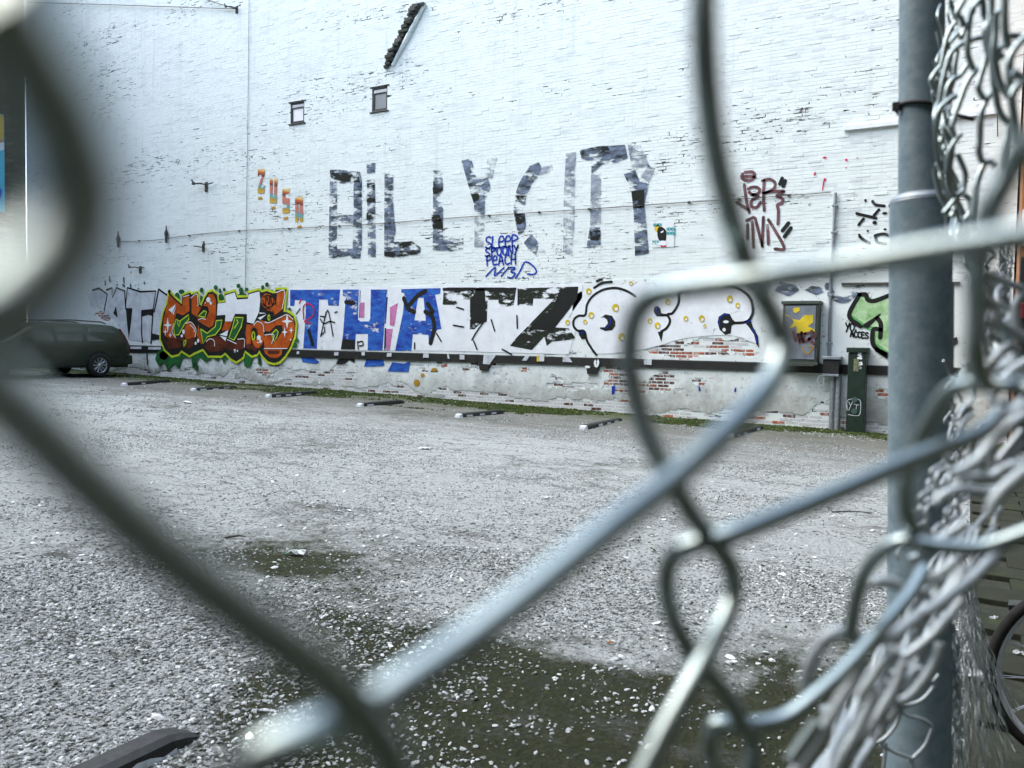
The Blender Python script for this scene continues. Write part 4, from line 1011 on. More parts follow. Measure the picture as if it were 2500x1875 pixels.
hook('wall_bracket', 'Z1', 1395, 1255, 1.0, 'upper iron bracket with arms, left of the rod')
hook('wall_bracket', 'F', 440, 534, 0.8, 'yellowish iron bracket just below the long cable', -1)
hook('wall_bracket', 'F', 304, 581, 0.8, 'lowest iron bracket, above the silver letters')
hook('wall_bracket', 'Z1', 1600, 62, 0.7, 'small anchor high at the top of the wall')
for x, y0, y1, lb in ((1122, 1520, 1640, 'dark iron spindle standing on the cable'), (797, 1560, 1670, 'dim iron spindle behind the near wire')):
    a, b = wl('Z1', [(x, y1), (x, y0)], .06)
    m = MB(); d = b - a
    m.tube([a, a + d * .3, a + d * .5, a + d * .6, a + d * .75, b], [.03, .035, .055, .05, .022, .008], 8); tag(m.build('iron_spindle', M['iron']), lb, 'spindle', 'iron spindles on the wall')
# rails on the right
def rail(name, c, p0, p1, h, off, mat, lb):
    a, b = wl(c, [p0, p1], 0.0); m = MB()
    m.add([(a.x, WALL_Y - off, a.z - h / 2), (b.x, WALL_Y - off, b.z - h / 2), (b.x, WALL_Y - off, b.z + h / 2), (a.x, WALL_Y - off, a.z + h / 2), (a.x, WALL_Y - .002, a.z - h / 2), (b.x, WALL_Y - .002, b.z - h / 2), (b.x, WALL_Y - .002, b.z + h / 2), (a.x, WALL_Y - .002, a.z + h / 2)],
          [(0, 1, 2, 3), (3, 2, 6, 7), (1, 5, 6, 2), (0, 3, 7, 4), (0, 4, 5, 1)])
    return tag(m.build(name, mat), lb, 'rail')
rail('wall_rail', 'Z4', (595, 1163), (1972, 1008), 0.075, 0.07, M['white_metal'], 'white metal rail high on the wall behind the post')
rail('wall_rail', 'S2', (1008, 134), (2150, 124), 0.045, 0.05, M['iron'], 'dark metal rail above the green graffiti')
thing_tube('hanging_wire', wl('Z4', [(1972, 1020), (1974, 1120), (1976, 1230)], .05), .008, M['cable'], 'short black wire hanging from the white rail', 'wire')

# grey electrical cabinet
M['cab'] = mat_simple('grey_cabinet_paint', (0.16, 0.19, 0.22), 0.55, var=0.3, scale=7, bump=0.15)
M['cab_edge'] = mat_simple('cabinet_side_paint', (0.055, 0.075, 0.055), 0.6, var=0.3, scale=8)
D0 = 0.34
ca = wallp(*pc('S2', 425, 880), D0); cb2 = wallp(*pc('S2', 785, 325), D0)
cx0, cx1, cz0, cz1 = ca.x, cb2.x, ca.z, cb2.z
cab = empty('electrical_cabinet', ((cx0 + cx1) / 2, WALL_Y, cz0)); tag(cab, 'grey metal wall cabinet sprayed with yellow paint', 'cabinet')
def cpart(m, n, mat):
    o = m.build(n, mat); o.parent = cab; o.matrix_parent_inverse = Matrix.Translation(-Vector(cab.location)); return o
yf = WALL_Y - D0
cpart(MB().box(cx0, cx1, yf, WALL_Y - .02, cz0, cz1, bev=.008), 'body', M['cab_edge'])
cpart(MB().box(cx0 - .03, cx1 + .03, yf - .03, WALL_Y - .02, cz1 + .003, cz1 + .06, bev=.008), 'roof', M['cab_edge'])
dr = cpart(MB().box(cx0 + .04, cx1 - .04, yf - .018, yf - .001, cz0 + .05, cz1 - .03, bev=.004), 'door', M['cab'])
cpart(MB().box(cx0 - .02, cx1 + .02, yf - .03, WALL_Y - .02, cz0 - .05, cz0 - .003, bev=.006), 'base_rail', M['cab_edge'])
hd = MB().box(cx1 - .12, cx1 - .08, yf - .04, yf - .018, (cz0 + cz1) / 2 - .06, (cz0 + cz1) / 2 + .06, bev=.005).build('handle', M['iron'], dr)
def front_layer(c, polys, lines, w, mat, yy, parent, name):
    """paint on a face standing at y = yy"""
    off = WALL_Y - yy
    k = []
    m = MB()
    def W3(pts):
        r_ = []
        for x, y in pts:
            p = wallp(*pc(c, x, y), off); r_.append((p.x, p.z))
        return r_
    if polys: m = sheet_mesh([(W3(p), []) for p in polys], off)
    if lines: strokes_mesh(m, [W3(l_) for l_ in lines], w, off)
    o = m.build(name, mat, parent); return o
yd = yf - .0215
front_layer('S2', [[(540, 365), (600, 355), (605, 385), (560, 415), (540, 395)], [(450, 430), (520, 455), (550, 500), (490, 560), (570, 540), (580, 640), (640, 640), (640, 600), (760, 620), (745, 570), (680, 540), (730, 500), (735, 430), (650, 430), (600, 480), (540, 470), (480, 425)]], None, .05, PT['yellow'], yd, dr, 'yellow_paint')
front_layer('S2', None, [[(540, 590), (560, 680), (590, 610), (600, 700), (620, 600)], [(620, 600), (630, 690)], [(650, 610), (640, 690), (700, 660)], [(650, 610), (735, 600), (750, 640), (690, 660), (745, 710)]], .05, PT['maroon'], yd - .003, dr, 'tag_writing')
front_layer('S2', None, [[(620, 740), (650, 790), (690, 800), (730, 740), (680, 730)]], .02, PT['gold'], yd - .003, dr, 'pale_scrawl')

# meter box on its conduit leg
mb0 = wallp(*pc('S2', 822, 995), 0.28); mb1 = wallp(*pc('S2', 985, 862), 0.28)
me_ = empty('meter_box', ((mb0.x + mb1.x) / 2, WALL_Y - .15, gz(mb0.x))); tag(me_, 'small black meter box on a steel leg beside the dark pillar', 'meter box')
def mpart(m, n, mat):
    o = m.build(n, mat); o.parent = me_; o.matrix_parent_inverse = Matrix.Translation(-Vector(me_.location)); return o
mpart(MB().box(mb0.x, mb1.x, WALL_Y - .28, WALL_Y - .03, mb0.z, mb1.z, bev=.01), 'body', M['ledge'])
mpart(MB().box(mb0.x - .02, mb1.x + .03, WALL_Y - .31, WALL_Y - .03, mb1.z + .003, mb1.z + .06, bev=.01), 'lid', M['galv'])
mpart(MB().box(mb0.x, mb1.x, WALL_Y - .29, WALL_Y - .05, mb0.z - .045, mb0.z - .003, bev=.006), 'base', M['galv'])
lx = mb0.x + .16
for dx, r in ((0, .045), (.10, .05)):
    mpart(MB().tube([(lx + dx, WALL_Y - .15, gz(lx) - .02), (lx + dx, WALL_Y - .15, mb0.z - .045)], r, 10), 'leg', M['galv'])
mpart(MB().box(mb0.x - .62, mb0.x - .18, WALL_Y - .16, WALL_Y - .03, mb0.z + .13, mb0.z + .36, bev=.01), 'junction_box', M['win_white'])
for pts in ([(800, 1100), (775, 1070), (790, 1020), (830, 1015)], [(930, 1030), (960, 1100), (1010, 1115)], [(830, 1020), (835, 1080), (815, 1100)]):
    m = MB().tube(catmull(wl('S2', pts, .12), 5), .010, 6); mpart(m, 'loose_cable', M['white_metal'])

# dark pillar
q0 = wallp(*pc('S2', 1045, 1520), .36); q1 = wallp(*pc('S2', 1218, 1525), .36)
yq = WALL_Y - .36
py0 = WALL_Y - yq
tp = wallp(*pc('S2', 1140, 745), py0)
pil = empty('ticket_pillar', ((q0.x + q1.x) / 2, yq + .16, gz(q0.x))); tag(pil, 'dark green parking pillar standing against the wall, scratched and tagged', 'pillar')
M['pillar'] = mat_simple('dark_green_pillar_paint', (0.010, 0.026, 0.016), 0.45, var=0.35, scale=6, bump=0.1)
wq = (q1.x - q0.x); cxq = (q0.x + q1.x) / 2
def ppart(m, n, mat, par=None):
    o = m.build(n, mat); o.parent = pil; o.matrix_parent_inverse = Matrix.Translation(-Vector(pil.location)); return o
zb0 = gz(cxq)
ppart(MB().box(q0.x, q1.x, yq, yq + .32, zb0 - .02, tp.z - .09, bev=.012), 'column', M['pillar'])
ppart(MB().box(q0.x - .03, q1.x + .03, yq - .03, yq + .35, tp.z - .087, tp.z, bev=.012), 'cap', M['pillar'])
ppart(MB().box(q0.x + wq * .32, q0.x + wq * .6, yq - .012, yq - .001, tp.z - .42, tp.z - .20, bev=.003), 'display', mat_simple('display_plate', (0.17, 0.19, 0.10), 0.3, var=0.4, scale=25))
for dz in (.92, 1.12):
    ppart(MB().tube([(q0.x + wq * .45, yq - .012, tp.z - dz), (q0.x + wq * .45, yq + .01, tp.z - dz)], .05, 14), 'button', mat_simple('button_plastic', (0.05, 0.10, 0.09), .4))
def pil_lines(lines, w, mat, n):
    m = MB(); off = WALL_Y - yq + .004
    L_ = []
    for ln in lines: L_.append([(wallp(*pc('S2', x, y), off).x, wallp(*pc('S2', x, y), off).z) for x, y in ln])
    strokes_mesh(m, L_, w, off); return ppart(m, n, mat)
pil_lines([[(1165, 785), (1190, 800), (1170, 815), (1192, 830)], [(1165, 845), (1195, 850)], [(1160, 870), (1165, 895), (1195, 890)], [(1200, 905), (1170, 910), (1160, 935), (1190, 940), (1165, 945)]], .035, PT['white'], 'white_tag')
pil_lines([[(1075, 1270), (1095, 1300), (1110, 1270)], [(1095, 1300), (1075, 1350)], [(1125, 1290), (1175, 1300)], [(1150, 1295), (1143, 1370)], [(1060, 1350), (1060, 1260), (1110, 1240), (1170, 1245), (1190, 1280), (1180, 1390), (1130, 1400), (1070, 1390)]], .010, PT['silver'], 'scratched_letters')
layer('black_scribble', [], PT['black'], 0.018, label='black handwriting YO: ACCES above the dark pillar', lines=write('S2', 'YO:', 1045, 585, 75, 42) + write('S2', 'ACCES', 1090, 640, 55, 36, .1), w=0.026)

# ================================================================== NEIGHBOUR HOUSES
def _brown():
    N = NT('brown_brick'); P = N.pos(); t = N.attr('tone')
    c = N.ramp(t, [(0, (0.045, 0.038, 0.02)), (0.5, (0.12, 0.10, 0.06)), (0.85, (0.20, 0.17, 0.11)), (1, (0.36, 0.33, 0.26))])
    N.col(N.mix(N.noise(P, 20, 4), c, (0.08, 0.07, 0.045))).set(rough=0.9); N.bump(N.noise(P, 50, 4), 0.5, 0.005); return N.m
M['brown'] = _brown()
M['brown_mortar'] = mat_simple('grey_brown_mortar', (0.05, 0.05, 0.035), 0.95, var=0.4, scale=15)
sh = empty('brown_brick_house', (X0 - 4, 10, gz(X0))); tag(sh, 'brown brick house at the left edge beyond the white wall', 'house')
def hpart(m, n, mat, par=None):
    o = m.build(n, mat) if isinstance(m, MB) else m
    p_ = par or sh
    o.parent = p_; o.matrix_parent_inverse = Matrix.Translation(-Vector(p_.location)); return o
xw = X0 - 0.002
hpart(MB().add([(xw - .012, -15, -2), (xw - .012, WALL_Y - .03, -2), (xw - .012, WALL_Y - .03, 14), (xw - .012, -15, 14), (xw - 8, -15, -2), (xw - 8, WALL_Y - .03, -2), (xw - 8, WALL_Y - .03, 14), (xw - 8, -15, 14)], [(0, 1, 2, 3), (4, 7, 6, 5), (0, 4, 5, 1), (3, 2, 6, 7), (0, 3, 7, 4), (1, 5, 6, 2)]), 'wall', M['brown_mortar'])  # lengthened out of view along the lot to block low sky at left
vv, ff, tt = [], [], []
for k in range(int(14.8 / COURSE)):
    z = -1.3 + k * COURSE
    if z > 13.6: break
    for j in range(13):
        y0 = WALL_Y - .04 - (j + 1) * BL + (k % 2) * BL / 2; y1 = min(y0 + BL - JT, WALL_Y - .035)
        if y1 - y0 < .04: continue
        b = len(vv); e = .004; xf = xw + random.gauss(0, .002)
        for (yy, zz) in ((y0, z), (y1, z), (y1, z + COURSE - JT), (y0, z + COURSE - JT)): vv.append((xw - .013, yy, zz))
        for (yy, zz) in ((y0 + e, z + e), (y1 - e, z + e), (y1 - e, z + COURSE - JT - e), (y0 + e, z + COURSE - JT - e)): vv.append((xf, yy, zz))
        ff += [(b + 4, b + 5, b + 6, b + 7), (b, b + 1, b + 5, b + 4), (b + 1, b + 2, b + 6, b + 5), (b + 2, b + 3, b + 7, b + 6), (b + 3, b, b + 4, b + 7)]
        tt += [random.random()] * 5
o = link(bpy.data.objects.new('brick_courses', mesh_np('brick_courses', vv, ff, M['brown'], {'tone': ('FACE', tt)}))); hpart(o, '', None); tag(o, kind='stuff')
# banner
bn = empty('mural_banner', (xw + .03, 14.1, 4.0)); tag(bn, 'brightly coloured mural banner on the brown brick house', 'banner')
def npart(pts, c, n, dx):
    m = MB(); k = len(pts)
    m.add([(xw + .03 + dx, y, z) for y, z in pts] + [(xw + .03 + dx - .02, y, z) for y, z in pts], [tuple(range(k)), tuple(reversed(range(k, 2 * k)))] + [(i, i + k, (i + 1) % k + k, (i + 1) % k) for i in range(k)])
    o = m.build(n, mat_simple('banner_' + n, c, .7, var=.15, scale=3)); o.parent = bn; o.matrix_parent_inverse = Matrix.Translation(-Vector(bn.location)); return o
npart([(13.0, 4.05), (15.18, 4.05), (15.18, 7.15), (13.0, 7.25)], (0.10, 0.50, 0.62), 'cloth', 0)
npart([(13.02, 6.4), (15.17, 6.35), (15.17, 7.12), (13.02, 7.2)], (0.62, 0.42, 0.06), 'yellow_field', .004)
npart([(13.02, 5.6), (15.0, 6.1), (15.16, 6.33), (13.02, 6.38)], (0.60, 0.15, 0.03), 'orange_field', .004)
npart([(13.02, 5.0), (15.16, 6.05), (15.16, 6.28), (13.02, 5.55)], (0.75, 0.80, 0.80), 'white_stripe', .008)
npart([(13.02, 4.9), (14.95, 4.95), (15.0, 5.5), (14.2, 5.4), (13.02, 5.3)], (0.20, 0.08, 0.40), 'purple_field', .008)
npart([(13.02, 4.3), (15.05, 4.5), (15.1, 4.75), (14.9, 4.9), (13.02, 4.85)], (0.03, 0.10, 0.45), 'blue_field', .008)

rh = empty('street_house', (3.5, 15, gz(3))); tag(rh, 'dark house at the right edge with yellow pipe and white window', 'house')
def rpart(m, n, mat): return hpart(m, n, mat, rh)
M['rh'] = mat_simple('orange_brown_render', (0.30, 0.13, 0.05), 0.85, var=0.3, scale=8)
M['black_shop'] = mat_simple('black_shopfront', (0.008, 0.009, 0.007), 0.5, var=0.4)
rpart(MB().box(0.63, 8, 15.0, 20, -2, 11), 'wall', M['rh'])
rpart(MB().box(0.70, 3.2, 14.93, 14.997, 2.65, 9.5, bev=.01), 'dark_bay', M['black_shop'])
rpart(MB().box(0.64, 3.5, 14.90, 14.997, -1.45, 1.55, bev=.01), 'shopfront', M['black_shop'])
rpart(MB().box(0.64, 1.5, 14.93, 14.997, 1.72, 2.28, bev=.01), 'window', M['win_white'])
rpart(MB().box(0.70, 1.4, 14.91, 14.929, 1.78, 2.22), 'pane', M['pane_sky_white'])
rpart(MB().tube([(0.66, 14.92, 4.9), (0.66, 14.92, 10.5)], .035, 10), 'yellow_pipe', mat_simple('yellow_pipe_paint', (0.50, 0.27, 0.03), .5))
rpart(MB().tube([(0.735, 14.88, 2.0), (0.735, 14.88, 10.5)], .012, 6), 'thin_cable', M['galv'])
rpart(MB().box(0.66, 0.9, 14.86, 14.899, 0.6, 0.85, bev=.02), 'red_lamp', mat_simple('red_lamp', (0.12, 0.01, 0.012), .4))

# unseen houses added behind the viewer and across the street to darken the wires
def make_unseen_house(name, x0, x1, y0, y1, h, face, label):
    e = empty(name, ((x0 + x1) / 2, (y0 + y1) / 2, gz(0))); tag(e, label, 'house')
    hpart(MB().box(x0, x1, y0, y1, -2, h), 'wall', M['brown_mortar'], e)
    hpart(MB().box(x0 - .2, x1 + .2, y0 - .2, y1 + .2, h + .003, h + .35, bev=.05), 'cornice', M['brown_mortar'], e)
    for i in range(7):
        for k in range(4):
            z = .2 + k * 3.0
            if face == 'y':
                x = x1 - 1.6 - i * 2.4; hpart(MB().box(x - .55, x + .55, y1 + .003, y1 + .03, z, z + 1.6, bev=.01), 'window', M['black_shop'], e)
            else:
                y = y1 - 1.6 - i * 2.6; hpart(MB().box(x0 - .03, x0 - .003, y - .55, y + .55, z, z + 1.6, bev=.01), 'window', M['black_shop'], e)
make_unseen_house('added_unseen_house', -27.0, 6.0, -16, -6.5, 12.5, 'y', 'added brown house behind the viewer, unseen, darkening the near wires')
make_unseen_house('added_unseen_house', 6.3, 15, -30, 12.5, 17.0, 'x', 'added brown house across the street, unseen, blocking sky at right')

# ================================================================== PARKED ESTATE CAR
def make_car():
    e = empty('parked_car', (-21.83, 15.2, gz(-21.5)), -math.pi / 2)      # local x runs from tail to nose
    tag(e, 'dark green estate car backed up to the wall at far left', 'car')
    def carpaint():
        N = NT('dark_green_car_paint'); N.col(N.mix(N.noise(N.pos(), 3, 4), (0.018, 0.030, 0.018), (0.026, 0.040, 0.024))).set(rough=0.42, metal=0.0, spec=0.5); N.b.inputs['Coat Weight'].default_value = 0.15; return N.m
    body = carpaint(); black = mat_simple('car_black_plastic', (0.012, 0.013, 0.012), .5)
    gls = _glass('car_glass', (0.050, 0.066, 0.052), 0.08); tail = mat_simple('tail_lamp_red', (0.16, 0.01, 0.012), .25, var=.3, scale=20)
    alloy = mat_simple('alloy_rim', (0.50, 0.54, 0.54), .3, .8, var=.15); rub = mat_simple('tyre_rubber', (0.012, 0.012, 0.012), .85)
    top = [(0.0, .78), (.03, .92), (.11, 1.12), (.24, 1.38), (.36, 1.45), (.9, 1.475), (1.6, 1.49), (2.2, 1.475), (2.6, 1.43), (2.85, 1.36), (3.2, 1.16), (3.5, .99), (3.7, .95), (4.2, .88), (4.5, .79), (4.66, .66), (4.72, .52)]
    def zt(u): return float(np.interp(u, [a for a, _ in top], [b for _, b in top]))
    us = [0.0, .03, .08, .16, .25, .34, .46, .65, .9, 1.2, 1.6, 2.0, 2.3, 2.6, 2.85, 3.05, 3.25, 3.5, 3.7, 3.95, 4.2, 4.4, 4.55, 4.66, 4.72]
    def endw(u): return float(np.interp(u, [0, .05, .2, .5, 3.9, 4.4, 4.62, 4.72], [.86, .93, .975, 1, 1, .95, .84, .66]))
    def side(z, ztop):
        zs_, ws = [.26, .36, .52, .72, .90, 1.0, 1.2, 1.36, 1.44, 1.49], [.84, .895, .925, .925, .905, .87, .79, .71, .62, .40]
        return float(np.interp(z, zs_, ws))
    rings = []
    for u in us:
        z1 = zt(u); lv = [.26, .36, .52, .66, .76, .86]
        lv = [min(q, z1 - .05 + .008 * i) for i, q in enumerate(lv)]
        if z1 > 1.0: upv = [.92 + (z1 - .92) * t for t in (0.0, .25, .5, .72, .88, .97)]
        else: upv = [lv[-1] + (z1 - lv[-1]) * t for t in (.2, .4, .6, .75, .9, .97)]
        pts = []
        for z in lv + upv:
            w = side(z, z1) * endw(u)
            if z1 > 1.0 and z > z1 - .08: w = min(w, side(z1 - .08, z1) * endw(u) * (1 - .35 * ((z - z1 + .08) / .08) ** 2))
            if z1 <= 1.0 and z > z1 - .06: w *= 1 - .12 * ((z - z1 + .06) / .06)
            pts.append((w, z))
        ring = [(u, w, z) for w, z in pts] + [(u, 0, z1)] + [(u, -w, z) for w, z in reversed(pts)]
        rings.append(ring)
    n = len(rings[0]); V = [p for r_ in rings for p in r_]; F = []
    for i in range(len(rings) - 1):
        for k in range(n - 1): F.append((i * n + k, (i + 1) * n + k, (i + 1) * n + k + 1, i * n + k + 1))
        F.append((i * n + n - 1, (i + 1) * n + n - 1, (i + 1) * n, i * n))
    F.append(tuple(range(n))); F.append(tuple(reversed(range((len(rings) - 1) * n, len(rings) * n))))
    MB().add(V, F, True).build('body', body, e)
    for s in (1, -1):
        def sp(u, z, o=.008): return (u, s * (side(z, 2) * endw(u) + o), z)
        for nm, q in (('side_window', [(.30, .985), (.34, 1.05), (.46, 1.30), (.55, 1.335), (1.22, 1.345), (1.36, .985)]), ('side_window', [(1.48, .98), (1.36, 1.345), (2.16, 1.345), (2.16, .975)]), ('side_window', [(2.26, .97), (2.26, 1.345), (2.60, 1.325), (2.85, 1.22), (3.12, .965)])):
            pts = [sp(u, z) for u, z in q]; pts = pts if s == -1 else list(reversed(pts))
            MB().add(pts, [tuple(range(len(pts)))]).build(nm, gls, e)
        pts = [(.03, .72), (.04, .92), (.11, 1.10), (.22, 1.33), (.28, 1.36), (.18, 1.08), (.13, .92), (.15, .72)]
        pts = [sp(u, z, .010) for u, z in pts]; pts = pts if s == -1 else list(reversed(pts))
        MB().add(pts, [tuple(range(len(pts)))]).build('tail_light', tail, e)
        MB().tube([(.62, s * .60, 1.475), (.75, s * .60, 1.52), (1.6, s * .60, 1.545), (2.4, s * .59, 1.52), (2.5, s * .585, 1.47)], .018, 8).build('roof_rail', black, e)
        for u in (1.42, 2.22):
            MB().box(u, u + .2, s * .918, s * .94, .80, .83, bev=.005).build('door_handle', body, e)
        m = MB(); 
        for u in (1.40, 2.20, 3.15):
            m.add([sp(u, z, .003) for z in (.38, .5, .65, .8, .92)] + [sp(u + .012, z, .003) for z in (.38, .5, .65, .8, .92)], [(i, i + 1, i + 6, i + 5) for i in range(4)])
        m.build('door_gap', black, e)
        MB().add([sp(.10, .58, .012), sp(.6, .58, .012), sp(.6, .52, .012), sp(.10, .52, .012)], [(0, 1, 2, 3)]).build('bumper_strip', black, e)
        for u in (1.02, 3.74):
            # dark wheel housing, then tyre and rim
            m = MB(); k = 22
            arch = [(u + .395 * math.cos(math.pi * j / k), .33 + .395 * math.sin(math.pi * j / k)) for j in range(k + 1)]
            pts = [sp(a, max(z, .27), .006) for a, z in arch]
            m.add(pts, [tuple(range(len(pts)))]); m.build('wheel_arch', black, e)
            wh = empty('wheel', (u, s * .86, .325)); wh.parent = e
            Rm = Matrix.Rotation(math.pi / 2, 4, 'X') if s == -1 else Matrix.Rotation(-math.pi / 2, 4, 'X')
            MB().lathe([(.21, -.1), (.29, -.105), (.318, -.08), (.325, 0), (.318, .08), (.29, .105), (.21, .1)], 40, Rm).build('tyre', rub, wh)
            m = MB(); m.lathe([(.215, .02), (.222, .095), (.205, .10), (.198, .03)], 40, Rm); m.lathe([(.0, .095), (.05, .09), (.055, .06), (.0, .055)], 16, Rm)
            for j in range(10):
                a = 2 * math.pi * j / 10
                for da in (-.06, .06):
                    m.tube([Rm @ Vector((.045 * math.cos(a), .045 * math.sin(a), .075)), Rm @ Vector((.205 * math.cos(a + da * 1.6), .205 * math.sin(a + da * 1.6), .085))], .0105, 6)
            m.build('rim', alloy, wh)
            MB().lathe([(0, .015), (.2, .02), (.2, .0), (0, 0)], 24, Rm).build('brake_drum', black, wh)
    MB().add([(.052, -.62, .98), (.052, .62, .98), (.30, .60, 1.34), (.30, -.60, 1.34)], [(0, 1, 2, 3)]).build('rear_window', gls, e)
    MB().box(-.06, .12, -.86, .86, .34, .60, bev=.04).build('rear_bumper', body, e)
    MB().add([(3.46, -.72, 1.01), (3.46, .72, 1.01), (2.90, .62, 1.355), (2.90, -.62, 1.355)], [(0, 1, 2, 3)]).build('windscreen', gls, e)
    for s in (1, -1):
        MB().box(4.42, 4.62, s * .62 - .14, s * .62 + .14, .60, .74, bev=.03).build('headlight', gls, e)
        MB().box(2.95, 3.1, s * .98 - .09, s * .98 + .09, .95, 1.07, bev=.03).build('wing_mirror', body, e)
    MB().box(4.60, 4.74, -.40, .40, .45, .66, bev=.02).build('grille', black, e)
    return e
make_car()

# ================================================================== RUBBER BAY DIVIDERS
M['rubber'] = mat_simple('black_rubber', (0.014, 0.016, 0.014), 0.65, var=0.5, scale=14, bump=0.3)
M['chalk'] = mat_simple('worn_white_paint', (0.62, 0.67, 0.68), 0.8, var=0.2, scale=30)
def wheel_stop(pa, pb, label, Lmax=None):
    """from near end pa to far end pb on the ground"""
    a = Vector((pa.x, pa.y, 0)); d = Vector((pb.x - pa.x, pb.y - pa.y, 0)); Ln = d.length if Lmax is None else Lmax
    rz = math.atan2(d.y, d.x)
    e = empty('wheel_stop', (pa.x, pa.y, gzn(pa.x, pa.y) - .004), rz)
    e.rotation_euler = (0, math.asin(-(gz(pb.x) - gz(pa.x)) / max(Ln, .1)) * 1.0, rz)
    tag(e, label, 'wheel stop', 'black and white wheel stops across the gravel')
    prof = [(-.075, 0), (-.062, .062), (-.035, .076), (.035, .076), (.062, .062), (.075, 0)]
    m = MB(); st = [(.0, .75, .35), (.07, .95, .8), (.13, 1, 1), (Ln - .13, 1, 1), (Ln - .07, .95, .8), (Ln, .75, .35)]
    V, F = [], []
    for u, sy, sz in st: V += [(u, y * sy, z * sz) for y, z in prof]
    k = len(prof)
    for i in range(len(st) - 1):
        for j in range(k - 1): F.append((i * k + j, i * k + j + 1, (i + 1) * k + j + 1, (i + 1) * k + j))
        F.append((i * k + k - 1, i * k, (i + 1) * k, (i + 1) * k + k - 1))
    F += [tuple(reversed(range(k))), tuple(range((len(st) - 1) * k, len(st) * k))]
    m.add(V, F); m.build('rubber_body', M['rubber'], e)
    m = MB(); m.add([(-.012, -.06, .0), (-.012, .06, .0), (-.004, .05, .05), (-.004, -.05, .05), (.075, -.074, .0), (.075, .074, .0), (.075, .055, .070), (.075, -.055, .070)], [(0, 3, 2, 1), (3, 7, 6, 2), (0, 4, 7, 3), (1, 2, 6, 5)])
    m.build('white_end', M['chalk'], e)
    nb = max(2, int(Ln / .42))
    for q in range(nb):
        u0 = .18 + q * (Ln - .3) / nb; u1 = u0 + .2
        for sgn in (1, -1):
            if random.random() < .3: continue
            m = MB(); m.box(u0 + random.uniform(0, .05), u1, -.003, .003, 0, random.uniform(.025, .042)); 
            o = m.build('white_panel', M['chalk'], e); o.location = (0, sgn * (.0735), .012); o.rotation_euler = (sgn * math.radians(8.7), 0, 0)
    return e
def gF(x, y): return groundp(*pc('F', x, y))
rows = [((266, 834), (374, 825), 'wheel stop nearest the parked car'), ((415, 843), (503, 838), 'wheel stop below the orange graffiti'), ((577, 860), (682, 851), 'wheel stop below the blue letter T'), ((775, 879), (866, 871), 'wheel stop below the blue letter A'), ((988, 902), (1083, 892), 'wheel stop below the black letter Z'), ((1258, 927), (1340, 909), 'wheel stop seen just left of the dark wire'), ((1575, 946), (1660, 921), 'wheel stop half hidden behind the bright diagonal wire')]
STOPS = []
for pa, pb, lb in rows:
    a, b = gF(*pa), gF(*pb); STOPS.append((a, b))
    L0 = (b - a).length
    wheel_stop(a, b, 'black rubber ' + lb + ', white at one end', min(max(L0, 1.5), 2.0))
nb_, na_ = groundp(470, 1792), groundp(215, 1915)
dn = (na_ - nb_).normalized()
ns = wheel_stop(nb_ + dn * 1.6, nb_, 'large black wheel stop in the near left corner', 1.6)
for sg in (1, -1):
    pm = MB()
    for i in range(12):
        u = .88 + i * .05
        z0_, z1_ = .040 + .012 * math.sin((i - 1) * 1.7), .040 + .012 * math.sin(i * 1.7)
        pm.add([(u, sg * .078, .002), (u + .05, sg * .078, .002), (u + .05, sg * .070, z1_), (u, sg * .070, z0_)], [(0, 1, 2, 3)])
    pm.build('white_patch', M['chalk'], ns)
print('STOPS', [(round(a.x, 2), round(a.y, 2), round(b.x, 2), round(b.y, 2)) for a, b in STOPS], nb_, na_)
# ================================================================== GRAVEL, MOSS, LITTER
def _stone():
    N = NT('crushed_stone'); t = N.attr('tone'); P = N.pos()
    c = N.ramp(t, [(0, (0.035, 0.045, 0.035)), (0.3, (0.17, 0.19, 0.18)), (0.65, (0.42, 0.46, 0.455)), (1, (0.78, 0.83, 0.82))])
    N.col(N.mix(N.ramp(N.noise(P, 70, 3), [(.45, 0), (.75, .5)]), c, (0.16, 0.15, 0.12))).set(rough=0.8, spec=0.3)
    return N.m
M['stone'] = _stone()
PHI = (1 + 5 ** .5) / 2
ICO_V = np.array([(-1, PHI, 0), (1, PHI, 0), (-1, -PHI, 0), (1, -PHI, 0), (0, -1, PHI), (0, 1, PHI), (0, -1, -PHI), (0, 1, -PHI), (PHI, 0, -1), (PHI, 0, 1), (-PHI, 0, -1), (-PHI, 0, 1)]) / 1.9
ICO_F = np.array([(0, 11, 5), (0, 5, 1), (0, 1, 7), (0, 7, 10), (0, 10, 11), (1, 5, 9), (5, 11, 4), (11, 10, 2), (10, 7, 6), (7, 1, 8), (3, 9, 4), (3, 4, 2), (3, 2, 6), (3, 6, 8), (3, 8, 9), (4, 9, 5), (2, 4, 11), (6, 2, 10), (8, 6, 7), (9, 8, 1)])
OCT_V = np.array([(1, 0, 0), (-1, 0, 0), (0, 1, 0), (0, -1, 0), (0, 0, 1), (0, 0, -1)], float)
OCT_F = np.array([(0, 2, 4), (2, 1, 4), (1, 3, 4), (3, 0, 4), (2, 0, 5), (1, 2, 5), (3, 1, 5), (0, 3, 5)])
def zground(x, y):
    z = -1.34 - 0.02 * (np.clip(x, -32, 8) + 4.16)
    return z + (fbm(x * 0.5, y * 0.5, 3) - 0.5) * 0.05 + (fbm(x * 2.2, y * 2.2, 9) - 0.5) * 0.02
